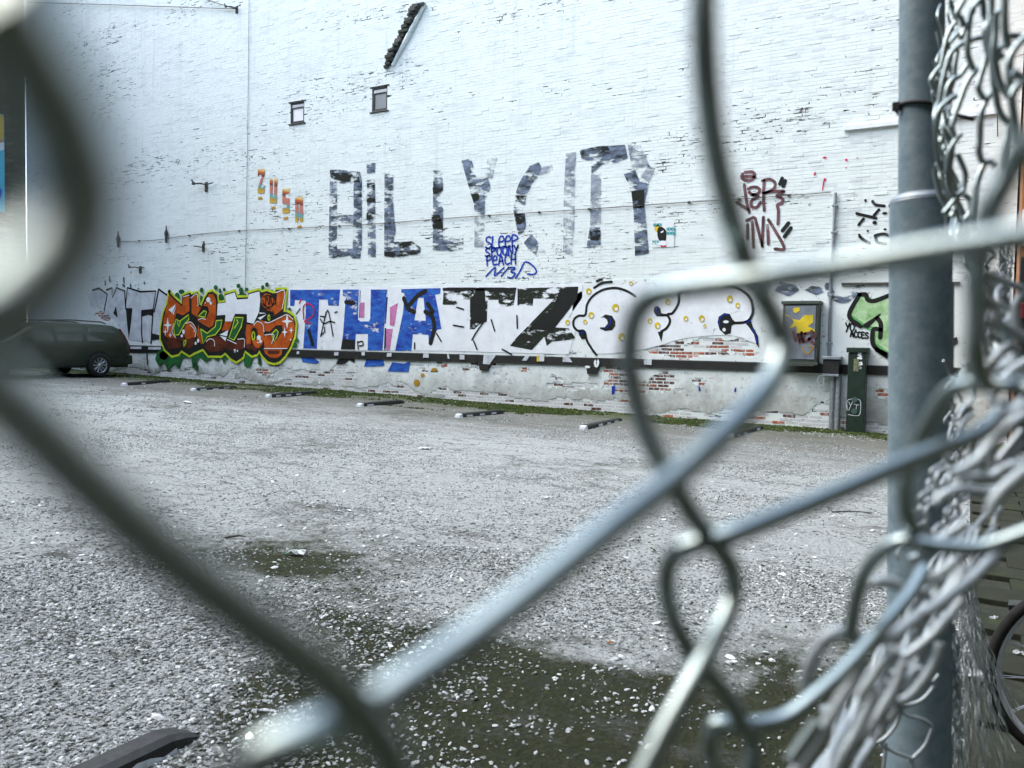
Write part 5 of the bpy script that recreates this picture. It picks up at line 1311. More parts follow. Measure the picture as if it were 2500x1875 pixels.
def scatter(n, r0, r1, smin, smax, BV, BF, flat, power, toneb, name, mat, amin=-40, amax=36, maskf=None, sink=0.25, strip=None):
    r = np.sqrt(rng.uniform(r0 ** 2, r1 ** 2, n)); a = YAW + np.radians(rng.uniform(-amax, -amin, n))
    x, y = -np.sin(a) * r, np.cos(a) * r
    if strip: x, y = rng.uniform(strip[0], strip[1], n), rng.uniform(strip[2], strip[3], n)
    ok = (y < WALL_Y - .05) & (x > X0 + .1) & (x < 0.05)
    x, y = x[ok], y[ok]
    if maskf is not None:
        k = maskf(x, y) > rng.random(len(x)); x, y = x[k], y[k]
    m = len(x)
    s = smin + (smax - smin) * rng.random(m) ** power
    sc = np.stack([s * rng.uniform(.75, 1.5, m), s * rng.uniform(.6, 1.0, m), s * flat * rng.uniform(.6, 1.2, m)], -1)
    nv = len(BV)
    V = np.tile(BV[None], (m, 1, 1)) * rng.uniform(.7, 1.25, (m, nv, 1)) * sc[:, None, :]
    # tilt and spin
    t = rng.normal(0, .3, m); c, sn = np.cos(t), np.sin(t)
    X_, Z_ = V[..., 0] * c[:, None] - V[..., 2] * sn[:, None], V[..., 0] * sn[:, None] + V[..., 2] * c[:, None]
    V[..., 0], V[..., 2] = X_, Z_
    t = rng.uniform(0, 6.283, m); c, sn = np.cos(t), np.sin(t)
    X_, Y_ = V[..., 0] * c[:, None] - V[..., 1] * sn[:, None], V[..., 0] * sn[:, None] + V[..., 1] * c[:, None]
    V[..., 0], V[..., 1] = X_, Y_
    V[..., 0] += x[:, None]; V[..., 1] += y[:, None]; V[..., 2] += (zground(x, y) + sc[:, 2] * (1 - 2 * sink) )[:, None]
    F = (np.arange(m)[:, None, None] * nv + BF[None]).reshape(-1, 3)
    tone = np.clip(rng.normal(toneb, .22, m), 0, 1)
    o = bpy.data.objects.new(name, mesh_np(name, V.reshape(-1, 3), F, mat, {'tone': ('FACE', np.repeat(tone, len(BF)))}))
    return link(o), m
def gmask(x, y):
    g = fbm(x * 0.55 + 3, y * 0.8, 33, 4)
    return np.clip((g - .40 + .12 * np.clip(-x - 1.5, 0, 1.2) * (y < 4)) * 6.0, 0.10, 1.0) * (1 - .55 * soil_at(x, y))
o, m1 = scatter(92000, 2.3, 5.6, .0035, .0125, ICO_V, ICO_F, .55, 1.9, .48, 'gravel', M['stone'], maskf=gmask); tag(o, 'loose pale gravel stones strewn over the near ground', kind='stuff', cat='gravel')
o2, m2 = scatter(95000, 5.6, 15.5, .005, .014, OCT_V, OCT_F, .5, 1.6, .50, 'gravel', M['stone'], maskf=gmask); tag(o2, 'loose gravel stones over the farther part of the lot', kind='stuff', cat='gravel')
o3, m3 = scatter(22000, 14, 27, .010, .024, OCT_V, OCT_F, .5, 1.5, .5, 'gravel', M['stone'], maskf=lambda x, y: gmask(x, y) * .9); tag(o3, 'fine gravel far off in front of the wall', kind='stuff', cat='gravel')
o4, m4 = scatter(500, 2.3, 9, .014, .023, ICO_V, ICO_F, .45, 1.4, .85, 'gravel', M['stone']); tag(o4, 'larger bright stones scattered in the near gravel', kind='stuff', cat='gravel')
def _moss():
    N = NT('moss'); t = N.attr('tone'); N.col(N.ramp(t, [(0, (0.02, 0.032, 0.010)), (.6, (0.05, 0.075, 0.02)), (1, (0.13, 0.15, 0.05))])).set(rough=0.95, spec=.1); return N.m
M['moss'] = _moss()
def moss_mask(x, y):
    n = fbm(x * .5, y * 1.2, 55, 5)
    return np.clip((y + n * 4.4 - 16.75) * 1.6 - (vnoise(x * 9, y * 9, 8) > .62) * .6, 0, 1)
o5, m5 = scatter(62000, 13.5, 32, .010, .030, OCT_V, OCT_F, .7, 1.3, .45, 'moss', M['moss'], maskf=moss_mask, strip=(X0 + .2, 0.0, 13.0, 15.86)); tag(o5, 'green moss strip growing along the foot of the wall', kind='stuff', cat='moss')
o6, m6 = scatter(9000, 2.3, 9, .006, .014, OCT_V, OCT_F, .5, 1.3, .35, 'moss', M['moss'], maskf=lambda x, y: np.clip((fbm(x * .9, y * .9, 77, 4) - .60) * 8, 0, 1) * (x > -2.5)); tag(o6, 'thin green moss patches in the near soil by the fence', kind='stuff', cat='moss')
print('SCATTER', m1, m2, m3, m4, m5, m6)

# litter
def litter(name, px, py, sx, sy, c, label, cat, rz=0.0, crumple=.02):
    p = groundp(px, py)
    bm = bmesh.new(); bmesh.ops.create_grid(bm, x_segments=6, y_segments=5, size=0.5)
    for v in bm.verts:
        v.co = (v.co.x * sx, v.co.y * sy, random.uniform(0, crumple) + .006)
    me = bpy.data.meshes.new(name); bm.to_mesh(me); bm.free()
    me.materials.append(mat_simple(name + '_paper', c, .7, var=.12, scale=30))
    o = link(bpy.data.objects.new(name, me)); o.location = (p.x, p.y, gzn(p.x, p.y) + .004); o.rotation_euler = (0, 0, rz)
    md = o.modifiers.new('thickness', 'SOLIDIFY'); md.thickness = .002
    return tag(o, label, cat, 'litter on the gravel')
w_ = litter('wrapper', 726, 1352, .10, .05, (0.62, 0.68, 0.66), 'crumpled white and green wrapper lying on the gravel', 'wrapper', .4, .03)
g_ = MB().add([(-.065, -.02, .012), (-.03, -.026, .03), (-.028, .02, .034), (-.06, .018, .014), (-.09, .0, .006)], [(0, 1, 2, 3, 4)]).build('green_flap', mat_simple('green_wrapper', (0.02, 0.26, 0.14), .5), w_)
litter('paper_scrap', 1037, 1095, .16, .10, (0.60, 0.64, 0.66), 'pale paper scrap lying out in the middle of the lot', 'paper', .2)
litter('paper_scrap', 456, 984, .40, .10, (0.66, 0.70, 0.72), 'long pale paper scrap near the far left wheel stop', 'paper', -.4)
litter('paper_scrap', 920, 956, .22, .10, (0.70, 0.74, 0.75), 'white paper scrap on the moss below the blue graffiti', 'paper', .3)
litter('paper_scrap', 1002, 965, .16, .08, (0.66, 0.70, 0.72), 'small white scrap on the moss beside the wall', 'paper', .1)
litter('paper_scrap', 1335, 1219, .10, .03, (0.70, 0.74, 0.75), 'thin white scrap right of the lot centre', 'paper', .5)
litter('paper_scrap', 2090, 1023, .10, .07, (0.78, 0.80, 0.80), 'white scrap near the dark pillar', 'paper', .5)
litter('cigarette_end', 1490, 1568, .030, .010, (0.50, 0.20, 0.03), 'orange cigarette end on the near gravel', 'cigarette end', .6, .006)
def stick(a, b, r, label):
    p, q = groundp(*a), groundp(*b); p.z = gzn(p.x, p.y) + r * 1.2; q.z = gzn(q.x, q.y) + r * 1.5; mid = (p + q) / 2 + Vector((.01, .015, .01))
    tag(MB().tube(catmull([p, mid, q], 4), [r, r, r, r, r * .9, r * .8, r * .7, r * .6, r * .4][:9], 6).build('stick', M['iron']), label, 'stick', 'sticks on the ground')
stick((548, 1312), (600, 1310), .007, 'dark twig on the gravel left of the wrapper')
stick((2030, 1252), (2130, 1256), .006, 'thin dark twig on the gravel near the post')

# ================================================================== FENCE
def _wire():
    N = NT('galvanised_wire'); P = N.pos()
    N.col(N.mix(N.noise(P, 900, 3), (0.33, 0.40, 0.375), (0.45, 0.525, 0.51))).set(rough=0.30, metal=0.95, spec=0.5)
    N.bump(N.noise(P, 1500, 3), 0.15, 0.0004)
    return N.m
M['wire'] = _wire()
def _wire_dull_lit():  # paler copy of the wire, with rust specks, for strands shown lit
    N = NT('dull_zinc_wire_lit'); P = N.pos()
    c = N.mix(N.noise(P, 700, 4), (0.34, 0.39, 0.39), (0.54, 0.60, 0.61))
    c = N.mix(N.ramp(N.noise(P, 140, 5, .7), [(.60, 0), (.70, .8)]), c, (0.10, 0.085, 0.055))
    N.col(c).set(rough=0.55, metal=0.55, spec=0.4); N.bump(N.noise(P, 1500, 3), 0.2, 0.0004)
    return N.m
M['wire_dull_lit'] = _wire_dull_lit()
def _post():
    N = NT('galvanised_post'); P = N.pos()
    c = N.mix(N.ramp(N.noise(P, 60, 5, .7), [(.35, 0), (.7, 1)]), (0.16, 0.235, 0.27), (0.27, 0.355, 0.39))
    N.col(c).set(rough=0.55, metal=0.05, spec=0.4); N.bump(N.noise(P, 300, 4), .15, .001); return N.m
M['post'] = _post()
fence = empty('chain_link_fence', (-0.05, 0.8, gz(0))); tag(fence, 'torn chain-link fence curling across the view and bunched against the post', 'fence')
RW = 0.0015
def wire(pts, sc='F', r=RW, seg=10, sub=6, par=None, name='wire', mat=None):
    """centre line as surveyed (sheet x, y, metres from the lens)"""
    P3 = [at(*pc(sc, x, y), d) for x, y, d in pts]
    o = MB().tube(catmull(P3, sub), r, seg).build(name, mat or (M['wire_dull_lit'] if pts[0][2] >= .17 and pc(sc, pts[0][0], pts[0][1])[1] > 640 else M['wire']))  # upper strands keep the darker wire to look backlit, lower ones the pale
    pr = par or fence
    o.parent = pr; o.matrix_parent_inverse = Matrix.Translation(-Vector(pr.location))
    return o
CROPS.update({'C1': (2250, 0, 5.028), 'C2': (2250, 300, 5.028), 'C3': (2250, 600, 5.028), 'C4': (2250, 900, 5.028), 'C5': (2200, 1200, 4.147), 'C6': (2200, 1475, 4.147), 'D5': (1900, 1300, 2.885), 'D4': (2000, 850, 3.318), 'D7': (1550, 1200, 2.458)})
# the big near wires
wire([(-70, -70, .0220), (0, 30, .0232), (65, 130, .0248), (122, 240, .0264), (160, 350, .0278), (170, 445, .0282), (135, 540, .0278), (55, 625, .0269), (-60, 705, .0259), (-190, 790, .0254)])
wire([(-160, 720, .0339), (-60, 805, .0352), (60, 915, .0370), (200, 1055, .0392), (380, 1215, .0422), (560, 1355, .0453), (690, 1450, .0480), (770, 1530, .0502), (820, 1600, .0528), (860, 1680, .0546), (880, 1760, .0563)])
wire([(1516, -90, .088), (1520, 60, .088), (1528, 200, .089), (1545, 330, .091), (1580, 470, .094), (1625, 600, .0985), (1672, 690, .101), (1690, 755, .101), (1655, 840, .098), (1550, 950, .090), (1440, 1048, .084), (1300, 1155, .077), (1150, 1275, .071), (1000, 1390, .066), (870, 1480, .062), (760, 1548, .0595), (650, 1592, .057), (560, 1640, .056), (480, 1730, .056)])
wire([(2400, 470, .072), (2212, 512, .075), (2000, 545, .080), (1800, 580, .086), (1640, 603, .0895), (1480, 622, .097), (1405, 645, .102), (1368, 700, .105), (1362, 800, .106), (1385, 900, .105), (1420, 985, .104), (1455, 1045, .104), (1500, 1120, .110), (1545, 1175, .117), (1578, 1225, .121), (1582, 1290, .121), (1550, 1370, .118), (1495, 1470, .114), (1440, 1570, .111), (1380, 1690, .108)])
wire([(2160, 895, .142), (2120, 935, .135), (1980, 990, .128), (1840, 1050, .122), (1700, 1108, .117), (1580, 1155, .113), (1490, 1180, .114), (1447, 1212, .117), (1440, 1270, .120), (1455, 1340, .122), (1490, 1405, .124), (1530, 1455, .127), (1575, 1510, .132), (1600, 1560, .136), (1625, 1600, .140), (1615, 1680, .140), (1580, 1740, .138)])
wire([(470, 1700, .150), (450, 1560, .149), (455, 1460, .147), (490, 1400, .146), (580, 1395, .146), (720, 1400, .147), (900, 1360, .148), (1080, 1230, .150), (1280, 1050, .154), (1475, 830, .160), (1640, 640, .166), (1740, 470, .172)], 'D7')
wire([(1800, 350, .125), (1659, 325, .127), (1500, 300, .128), (1350, 290, .130), (1180, 300, .133), (1020, 390, .137), (890, 600, .143), (800, 800, .147), (720, 1000, .150), (690, 1180, .152), (720, 1380, .155), (800, 1500, .160), (900, 1560, .165)], 'D4')
wire([(1850, -40, .150), (1731, 10, .151), (1500, 90, .153), (1350, 112, .154), (1100, 92, .156), (900, 62, .158), (780, 100, .160), (650, 225, .163), (570, 390, .167), (530, 560, .170), (515, 700, .173), (560, 790, .178)], 'D5')
wire([(190, 1110, .178), (210, 960, .177), (270, 840, .176), (350, 735, .175), (430, 705, .175), (560, 735, .178), (680, 760, .184), (800, 730, .190), (950, 620, .195), (1150, 490, .200), (1350, 340, .206), (1540, 150, .212), (1650, 20, .22)], 'D5')
# thick dark wire and light loops on the right
wire([(1330, 160, .088), (1230, 330, .090), (1080, 600, .092), (930, 880, .093), (820, 1120, .094), (790, 1300, .095)], 'C2')
wire([(770, -160, .095), (690, 100, .095), (680, 400, .095), (690, 700, .096), (690, 1000, .097), (660, 1300, .099), (700, 1560, .103), (800, 1720, .108)], 'C3')
R = .30
for sc, d0, pts in [
 ('C1', .42, [(540, -60), (510, 20), (460, 100), (440, 180), (490, 235), (520, 330)]), ('C1', .42, [(760, -60), (700, 20), (620, 120), (585, 280), (570, 450), (565, 600), (580, 720), (640, 860)]), ('C1', .5, [(640, 130), (560, 270), (480, 480)]),
 ('C1', .42, [(745, -60), (755, 80), (765, 170), (795, 245)]), ('C1', .36, [(860, -60), (855, 80), (845, 210)]), ('C1', .40, [(1020, 80), (960, 130), (860, 220), (785, 330), (780, 450), (800, 600), (790, 720), (740, 900), (700, 1060), (720, 1150), (770, 1215)]),
 ('C1', .34, [(905, 180), (905, 400), (890, 640), (930, 900), (980, 1060), (1070, 1190)]), ('C1', .36, [(845, 210), (830, 380), (860, 650), (880, 900), (910, 1150), (960, 1380), (1080, 1530)]), ('C1', .33, [(1020, -60), (1018, 180), (1025, 360), (1050, 520), (1115, 615)]),
 ('C1', .31, [(1300, 430), (1230, 500), (1130, 620), (1080, 760), (1085, 1000), (1110, 1250), (1140, 1500), (1150, 1750)]), ('C1', .45, [(770, 460), (690, 470), (600, 500), (460, 560), (350, 670), (300, 830), (250, 1050), (220, 1280), (205, 1450)]),
 ('C1', .42, [(750, 825), (690, 860), (610, 930), (540, 1060), (470, 1250), (400, 1450), (375, 1580), (410, 1690)]), ('C1', .40, [(890, 1105), (820, 1190), (750, 1330), (722, 1480), (715, 1700), (705, 1850), (730, 1960), (780, 2000)]), ('C1', .5, [(290, 770), (200, 850), (130, 950), (120, 1010), (150, 1090), (200, 1180)]),
 ('C1', .48, [(420, 270), (340, 390), (290, 560), (250, 780)]), ('C1', .5, [(450, 410), (350, 520), (260, 660)]), ('C1', .44, [(430, 1175), (330, 1230), (220, 1340), (175, 1480), (175, 1700), (200, 1950), (240, 2100)]), ('C1', .52, [(440, 620), (410, 800), (390, 1000), (330, 1150)]),
 ('C1', .46, [(560, 800), (470, 930), (380, 980), (320, 1080), (300, 1250)]), ('C1', .36, [(1070, 440), (1180, 445), (1240, 470)]), ('C1', .34, [(1010, 550), (930, 620)]), ('C1', .34, [(920, 640), (1000, 720)]), ('C1', .30, [(1120, 880), (1200, 940), (1240, 990), (1150, 1090), (1120, 1180)]),
 ('C2', .44, [(480, 140), (400, 240), (340, 370), (320, 600), (330, 780), (400, 890), (480, 860)]), ('C2', .40, [(900, 525), (820, 475), (740, 560), (680, 750), (650, 950), (620, 1180), (630, 1320)]), ('C2', .44, [(520, 820), (430, 920), (340, 1030), (270, 1110)]), ('C2', .5, [(160, 540), (180, 700), (230, 900), (300, 1040), (330, 1330)]),
 ('C2', .45, [(250, 180), (215, 290), (270, 420), (300, 500), (250, 460), (180, 530)]), ('C2', .46, [(380, 360), (350, 520), (360, 700), (440, 840)]), ('C2', .46, [(440, 380), (500, 520), (540, 640), (510, 820)]), ('C2', .46, [(430, 950), (480, 1050), (540, 1200), (520, 1400)]), ('C2', .45, [(520, 880), (600, 960), (590, 1100), (540, 1200), (600, 1330)]), ('C2', .47, [(360, 1150), (440, 1050), (480, 1250), (470, 1400)]),
 ('C2', .36, [(1090, -60), (1060, 120), (1020, 330), (1000, 560)]),
 ('C3', .30, [(780, 345), (850, 370), (980, 420), (1100, 470), (1210, 520), (1245, 570), (1200, 640), (1155, 720), (1150, 850), (1170, 1000), (1195, 1130)]), ('C3', .26, [(760, 640), (860, 700), (930, 780), (910, 900), (950, 950), (1060, 1010), (1170, 1085), (1280, 1130)]), ('C3', .27, [(800, 920), (930, 1000), (1060, 1100), (1120, 1160), (1080, 1220), (980, 1290), (880, 1430), (800, 1520)]),
 ('C3', .30, [(1060, 1240), (1150, 1260), (1175, 1330), (1130, 1410), (1020, 1480), (900, 1540), (780, 1580)]), ('C3', .24, [(1300, 1420), (1150, 1510), (1020, 1620), (960, 1700)]), ('C3', .26, [(1300, 1520), (1200, 1580), (1100, 1670)]), ('C3', .36, [(800, 400), (860, 540), (890, 640), (860, 690), (950, 650), (1000, 590)]), ('C3', .36, [(900, 420), (920, 600), (950, 760), (930, 920)]),
 ('C3', .36, [(1000, 480), (1010, 600), (1050, 720), (1040, 900)]), ('C3', .34, [(840, 940), (850, 1080), (960, 1160), (1050, 1200)]), ('C3', .40, [(770, 1160), (800, 1250), (880, 1150), (900, 1320), (960, 1400)]), ('C3', .38, [(960, 1260), (1000, 1400), (1040, 1600)]), ('C3', .5, [(500, 1480), (580, 1440), (490, 1560), (480, 1700)]), ('C3', .42, [(560, 1480), (530, 1600), (560, 1750)]),
 ('C4', .20, [(1280, 430), (1100, 540), (920, 580), (830, 680), (800, 850), (740, 1100), (730, 1280)]), ('C4', .19, [(1300, 570), (1150, 640), (1000, 770), (860, 920), (720, 1100), (600, 1190), (480, 1260), (380, 1300)]), ('C4', .24, [(960, 600), (880, 780), (860, 1000), (830, 1250)]), ('C4', .22, [(420, 1440), (520, 1350), (700, 1325), (850, 1330), (1000, 1240), (1150, 1180), (1300, 1150)]),
 ('C4', .21, [(160, 1660), (300, 1540), (450, 1490), (620, 1500), (780, 1520), (900, 1500)]), ('C4', .18, [(1300, 1230), (1130, 1370), (980, 1510), (880, 1650), (850, 1800)]), ('C4', .28, [(1240, 760), (1130, 900), (1000, 1060), (900, 1180)]), ('C4', .28, [(1250, 900), (1150, 1010), (1060, 1100)]), ('C4', .38, [(640, 880), (610, 1000), (590, 1180), (560, 1290)]), ('C4', .36, [(760, 880), (740, 1020), (660, 1120)]), ('C4', .34, [(440, 1430), (520, 1380), (680, 1290), (700, 1400)]),
 ('C4', .42, [(540, 440), (500, 520), (480, 620), (440, 700)]), ('C4', .42, [(610, 470), (540, 580), (500, 690)]), ('C4', .45, [(400, 600), (430, 700), (490, 640)]), ('C4', .40, [(340, 1120), (420, 1200), (470, 1260)]), ('C4', .24, [(880, 560), (1000, 500), (1100, 520), (1040, 430), (940, 430)]),
 ('D5', .20, [(1320, -60), (1180, 30), (1120, 60), (1060, 110)]), ('D5', .22, [(1320, 250), (1260, 350), (1150, 470), (1060, 560), (960, 620)]), ('D5', .24, [(1300, 470), (1200, 600), (1080, 730), (960, 830), (880, 880)]), ('D5', .26, [(1140, 780), (1100, 920), (1010, 1060), (920, 1160), (830, 1195), (790, 1160)]), ('D5', .22, [(890, 920), (830, 1080), (750, 1220), (640, 1380), (520, 1520), (400, 1690)]),
 ('D5', .205, [(690, 1090), (640, 1230), (560, 1400), (460, 1560), (380, 1720)]), ('D5', .172, [(600, 900), (510, 1070), (390, 1270), (270, 1470), (160, 1640), (80, 1770)]), ('D5', .165, [(280, 1340), (190, 1470), (90, 1610)]), ('D5', .185, [(830, 820), (730, 930), (640, 1060), (560, 1170)]), ('D5', .25, [(440, 1380), (400, 1500), (340, 1690)]), ('D5', .28, [(880, 1210), (770, 1330), (680, 1390), (590, 1400)]),
 ('D5', .24, [(1020, 280), (980, 220), (950, 160)]), ('D5', .21, [(1250, 200), (1150, 280), (1040, 350)]), ('D5', .27, [(1280, 220), (1230, 340), (1180, 420)]), ('D5', .20, [(640, 380), (700, 345), (790, 355), (850, 380)]), ('D5', .26, [(1130, 330), (1120, 420), (1060, 480)]), ('D5', .24, [(980, 440), (1040, 420), (1030, 480)]), ('D5', .24, [(300, 1255), (360, 1250), (420, 1270)]), ('D5', .24, [(470, 1390), (520, 1395), (580, 1380)]), ('D5', .3, [(620, 1540), (570, 1620), (540, 1720)]), ('D5', .28, [(700, 1080), (780, 1060), (850, 1040)]), ('D5', .28, [(760, 1010), (830, 990), (920, 990), (1010, 960)])]:
    wire([(x, y, d0) for x, y in pts], sc, sub=5, seg=8)
# looser strands across the lower post
for pts in ([(1110, 1070), (1010, 1180), (880, 1225), (820, 1215)], [(860, 1265), (930, 1295), (1000, 1310), (1070, 1350), (1090, 1400)], [(1085, 1380), (1040, 1490), (970, 1570), (915, 1615)], [(870, 1250), (830, 1350), (770, 1430), (705, 1480)], [(720, 1490), (800, 1540), (880, 1570), (940, 1590)], [(760, 1480), (750, 1580), (740, 1690)], [(945, 1610), (955, 1690)], [(1130, 1000), (1080, 1060), (1060, 1000)]):
    wire([(x, y, .60) for x, y in pts], 'D5', r=.0013, seg=8)
# bunched strands: collapsed mesh running down along the post
def bundle(n, line, spread, dspread, amp, seed, par, name, r=RW, mat=None):
    rr = random.Random(seed)
    for k in range(n):
        u0 = rr.uniform(-.1, .5); u1 = u0 + rr.uniform(.45, .8)
        s0 = rr.uniform(-1, 1) * spread; dd = rr.uniform(-1, 1) * dspread; ph = rr.uniform(0, 6); fr = rr.uniform(2.2, 4.0)
        pts = []
        m = max(5, int((u1 - u0) * 26))
        for i in range(m):
            u = u0 + (u1 - u0) * i / (m - 1)
            q = u * (len(line) - 1); a = max(0, min(int(q), len(line) - 2)); t = q - a
            x, y, d = [line[a][j] * (1 - t) + line[a + 1][j] * t for j in range(3)]
            zz = math.asin(math.sin(ph + i * fr * .5)) * amp
            pts.append((x + s0 + zz + rr.uniform(-1.5, 1.5), y + zz * .2 + rr.uniform(-4, 4), d * (1 + dd) + zz * .0003))
        wire(pts, 'P', r=r, sub=3, seg=6, par=par, name=name, mat=mat)
bundle(10, [(2310, -20, .58), (2300, 120, .56), (2295, 260, .55), (2305, 400, .54), (2335, 560, .52), (2350, 640, .5)], 20, .12, 8, 3, fence, 'wire', r=.00095)
bundle(9, [(2400, 600, .44), (2420, 720, .42), (2440, 860, .38), (2450, 960, .34)], 42, .2, 9, 4, fence, 'wire', r=.00095)
bundle(10, [(2430, 960, .42), (2370, 1100, .40), (2310, 1220, .38), (2240, 1330, .36)], 60, .2, 7, 5, fence, 'wire', r=.00095)
bundle(28, [(2380, 1290, .40), (2290, 1440, .37), (2200, 1590, .34), (2110, 1740, .31), (2030, 1900, .28)], 66, .25, 4.5, 6, fence, 'wire', r=.00095)
bundle(8, [(2330, 900, .62), (2335, 1040, .62), (2330, 1180, .6), (2310, 1300, .58)], 18, .08, 7, 9, fence, 'wire', r=.00095)

# ---- post
def axis_pt(px, py, d=.80): return at(px, py, d)
pt, pb_ = axis_pt(2251, -60), axis_pt(2240, 1900)
dv = (pb_ - pt).normalized()
def post_at_y(py):
    t = (py + 60) / 1960; return pt + (pb_ - pt) * t
foot = pt + dv * ((gz(0) - .05 - pt.z) / dv.z)
topp = pt - dv * .55
coll = post_at_y(490)
post = empty('fence_post', foot); tag(post, 'galvanised steel fence post with a wider lower sleeve', 'post')
def fpart(m, n, mat):
    o = m.build(n, mat); o.parent = post; o.matrix_parent_inverse = Matrix.Translation(-Vector(post.location)); return o
fpart(MB().tube([coll + dv * .02 + (topp - coll - dv * .02) * k / 8 for k in range(9)], .0203, 32), 'tube', M['post'])
fpart(MB().tube([coll + (foot - coll) * k / 12 for k in range(13)], .0280, 36), 'sleeve', M['post'])
fpart(MB().tube([coll - dv * .006, coll - dv * .003, coll + dv * .0025], [.0212, .0262, .0284], 32), 'weld_collar', M['galv'])
rt = (_r - dv * _r.dot(dv)).normalized()
bk = rt.cross(dv).normalized()
fl1 = MB(); base = rt * .0295
fl1.tube([coll + dv * .09 + rt * .0245 + bk * -.012, foot + rt * .0245 + bk * -.012], .0016, 8)
fpart(fl1, 'seam_bead', M['galv'])
m = MB()
q = [coll + dv * .08 + rt * .026 + bk * .004, coll + dv * .08 + rt * .0355 + bk * .004, foot + rt * .0355 + bk * .004, foot + rt * .026 + bk * .004]
m.add(q + [p + bk * .004 for p in q], [(0, 1, 2, 3), (7, 6, 5, 4), (0, 4, 5, 1), (1, 5, 6, 2), (2, 6, 7, 3), (3, 7, 4, 0)])
fpart(m, 'flange', M['post'])
# zip tie
zc = post_at_y(268)
zt_ = empty('cable_tie', zc); tag(zt_, 'black plastic cable tie cinched round the upper post', 'cable tie')
m = MB(); ring = []
fw = -bk if (-bk).dot(zc) < 0 else bk
for k in range(29):
    a = 2 * math.pi * k / 28
    ring.append(zc + (rt * math.cos(a) + fw * math.sin(a)) * .0222 + dv * (.0016 + .006 * math.cos(a) + .000))
m.tube(ring, .0019, 8)
o = m.build('strap', M['cable']); o.parent = zt_; o.matrix_parent_inverse = Matrix.Translation(-zc)
m = MB(); hp = zc - rt * .0245 - dv * .003
m.box(-.0035, .0035, -.003, .003, -.004, .004, bev=.0008, M=Matrix.Translation(hp)); o = m.build('head', M['cable']); o.parent = zt_; o.matrix_parent_inverse = Matrix.Translation(-zc)
m = MB(); m.tube(catmull([zc + rt * .021 + fw * .006 + dv * .006, zc + rt * .032 + fw * .012 + dv * .010, zc + rt * .044 + fw * .012 + dv * .013], 4), .0017, 8); o = m.build('tail', M['cable']); o.parent = zt_; o.matrix_parent_inverse = Matrix.Translation(-zc)

# ---- fine loose netting hanging lower right
net = empty('wire_netting', at(2340, 1700, 1.1)); tag(net, 'fine loose wire netting hanging beside the post at lower right', 'netting')
rr = random.Random(12)
mm_ = [MB() for _ in range(3)]
def strand(m, x0, y0, x1, y1, d, r, wob):
    n = 14; pts = []
    for i in range(n):
        t = i / (n - 1)
        x = x0 + (x1 - x0) * t ** 1.4 + (wob if (i % 2) else -wob) * rr.uniform(.5, 1.2); y = y0 + (y1 - y0) * t
        pts.append(at(x, y, d + .05 * t + rr.uniform(-.01, .01)))
    m.tube(catmull(pts, 2), r, 4, caps=False)
for k in range(70):
    x0 = rr.uniform(2348, 2382); strand(mm_[0], x0, rr.uniform(1340, 1520), 2330 + (x0 - 2345) * 4.0 + rr.uniform(-30, 40), rr.uniform(1700, 1960), rr.uniform(1.0, 1.25), .00055, 3.0)
for k in range(60):
    x0 = rr.uniform(2305, 2340); strand(mm_[1], x0, rr.uniform(1520, 1640), 2282 + (x0 - 2305) * 2.0 + rr.uniform(-8, 8), rr.uniform(1800, 1990), rr.uniform(.78, .95), .0008, 3.0)
for k in range(34):
    strand(mm_[2], rr.uniform(2440, 2472), rr.uniform(590, 640), rr.uniform(2425, 2462), rr.uniform(690, 860), rr.uniform(.75, .95), .0006, 3.0)
for m in mm_:
    o = m.build('net_strands', M['wire_dull_lit']); o.parent = net; o.matrix_parent_inverse = Matrix.Translation(-Vector(net.location)); tag(o, kind='stuff')

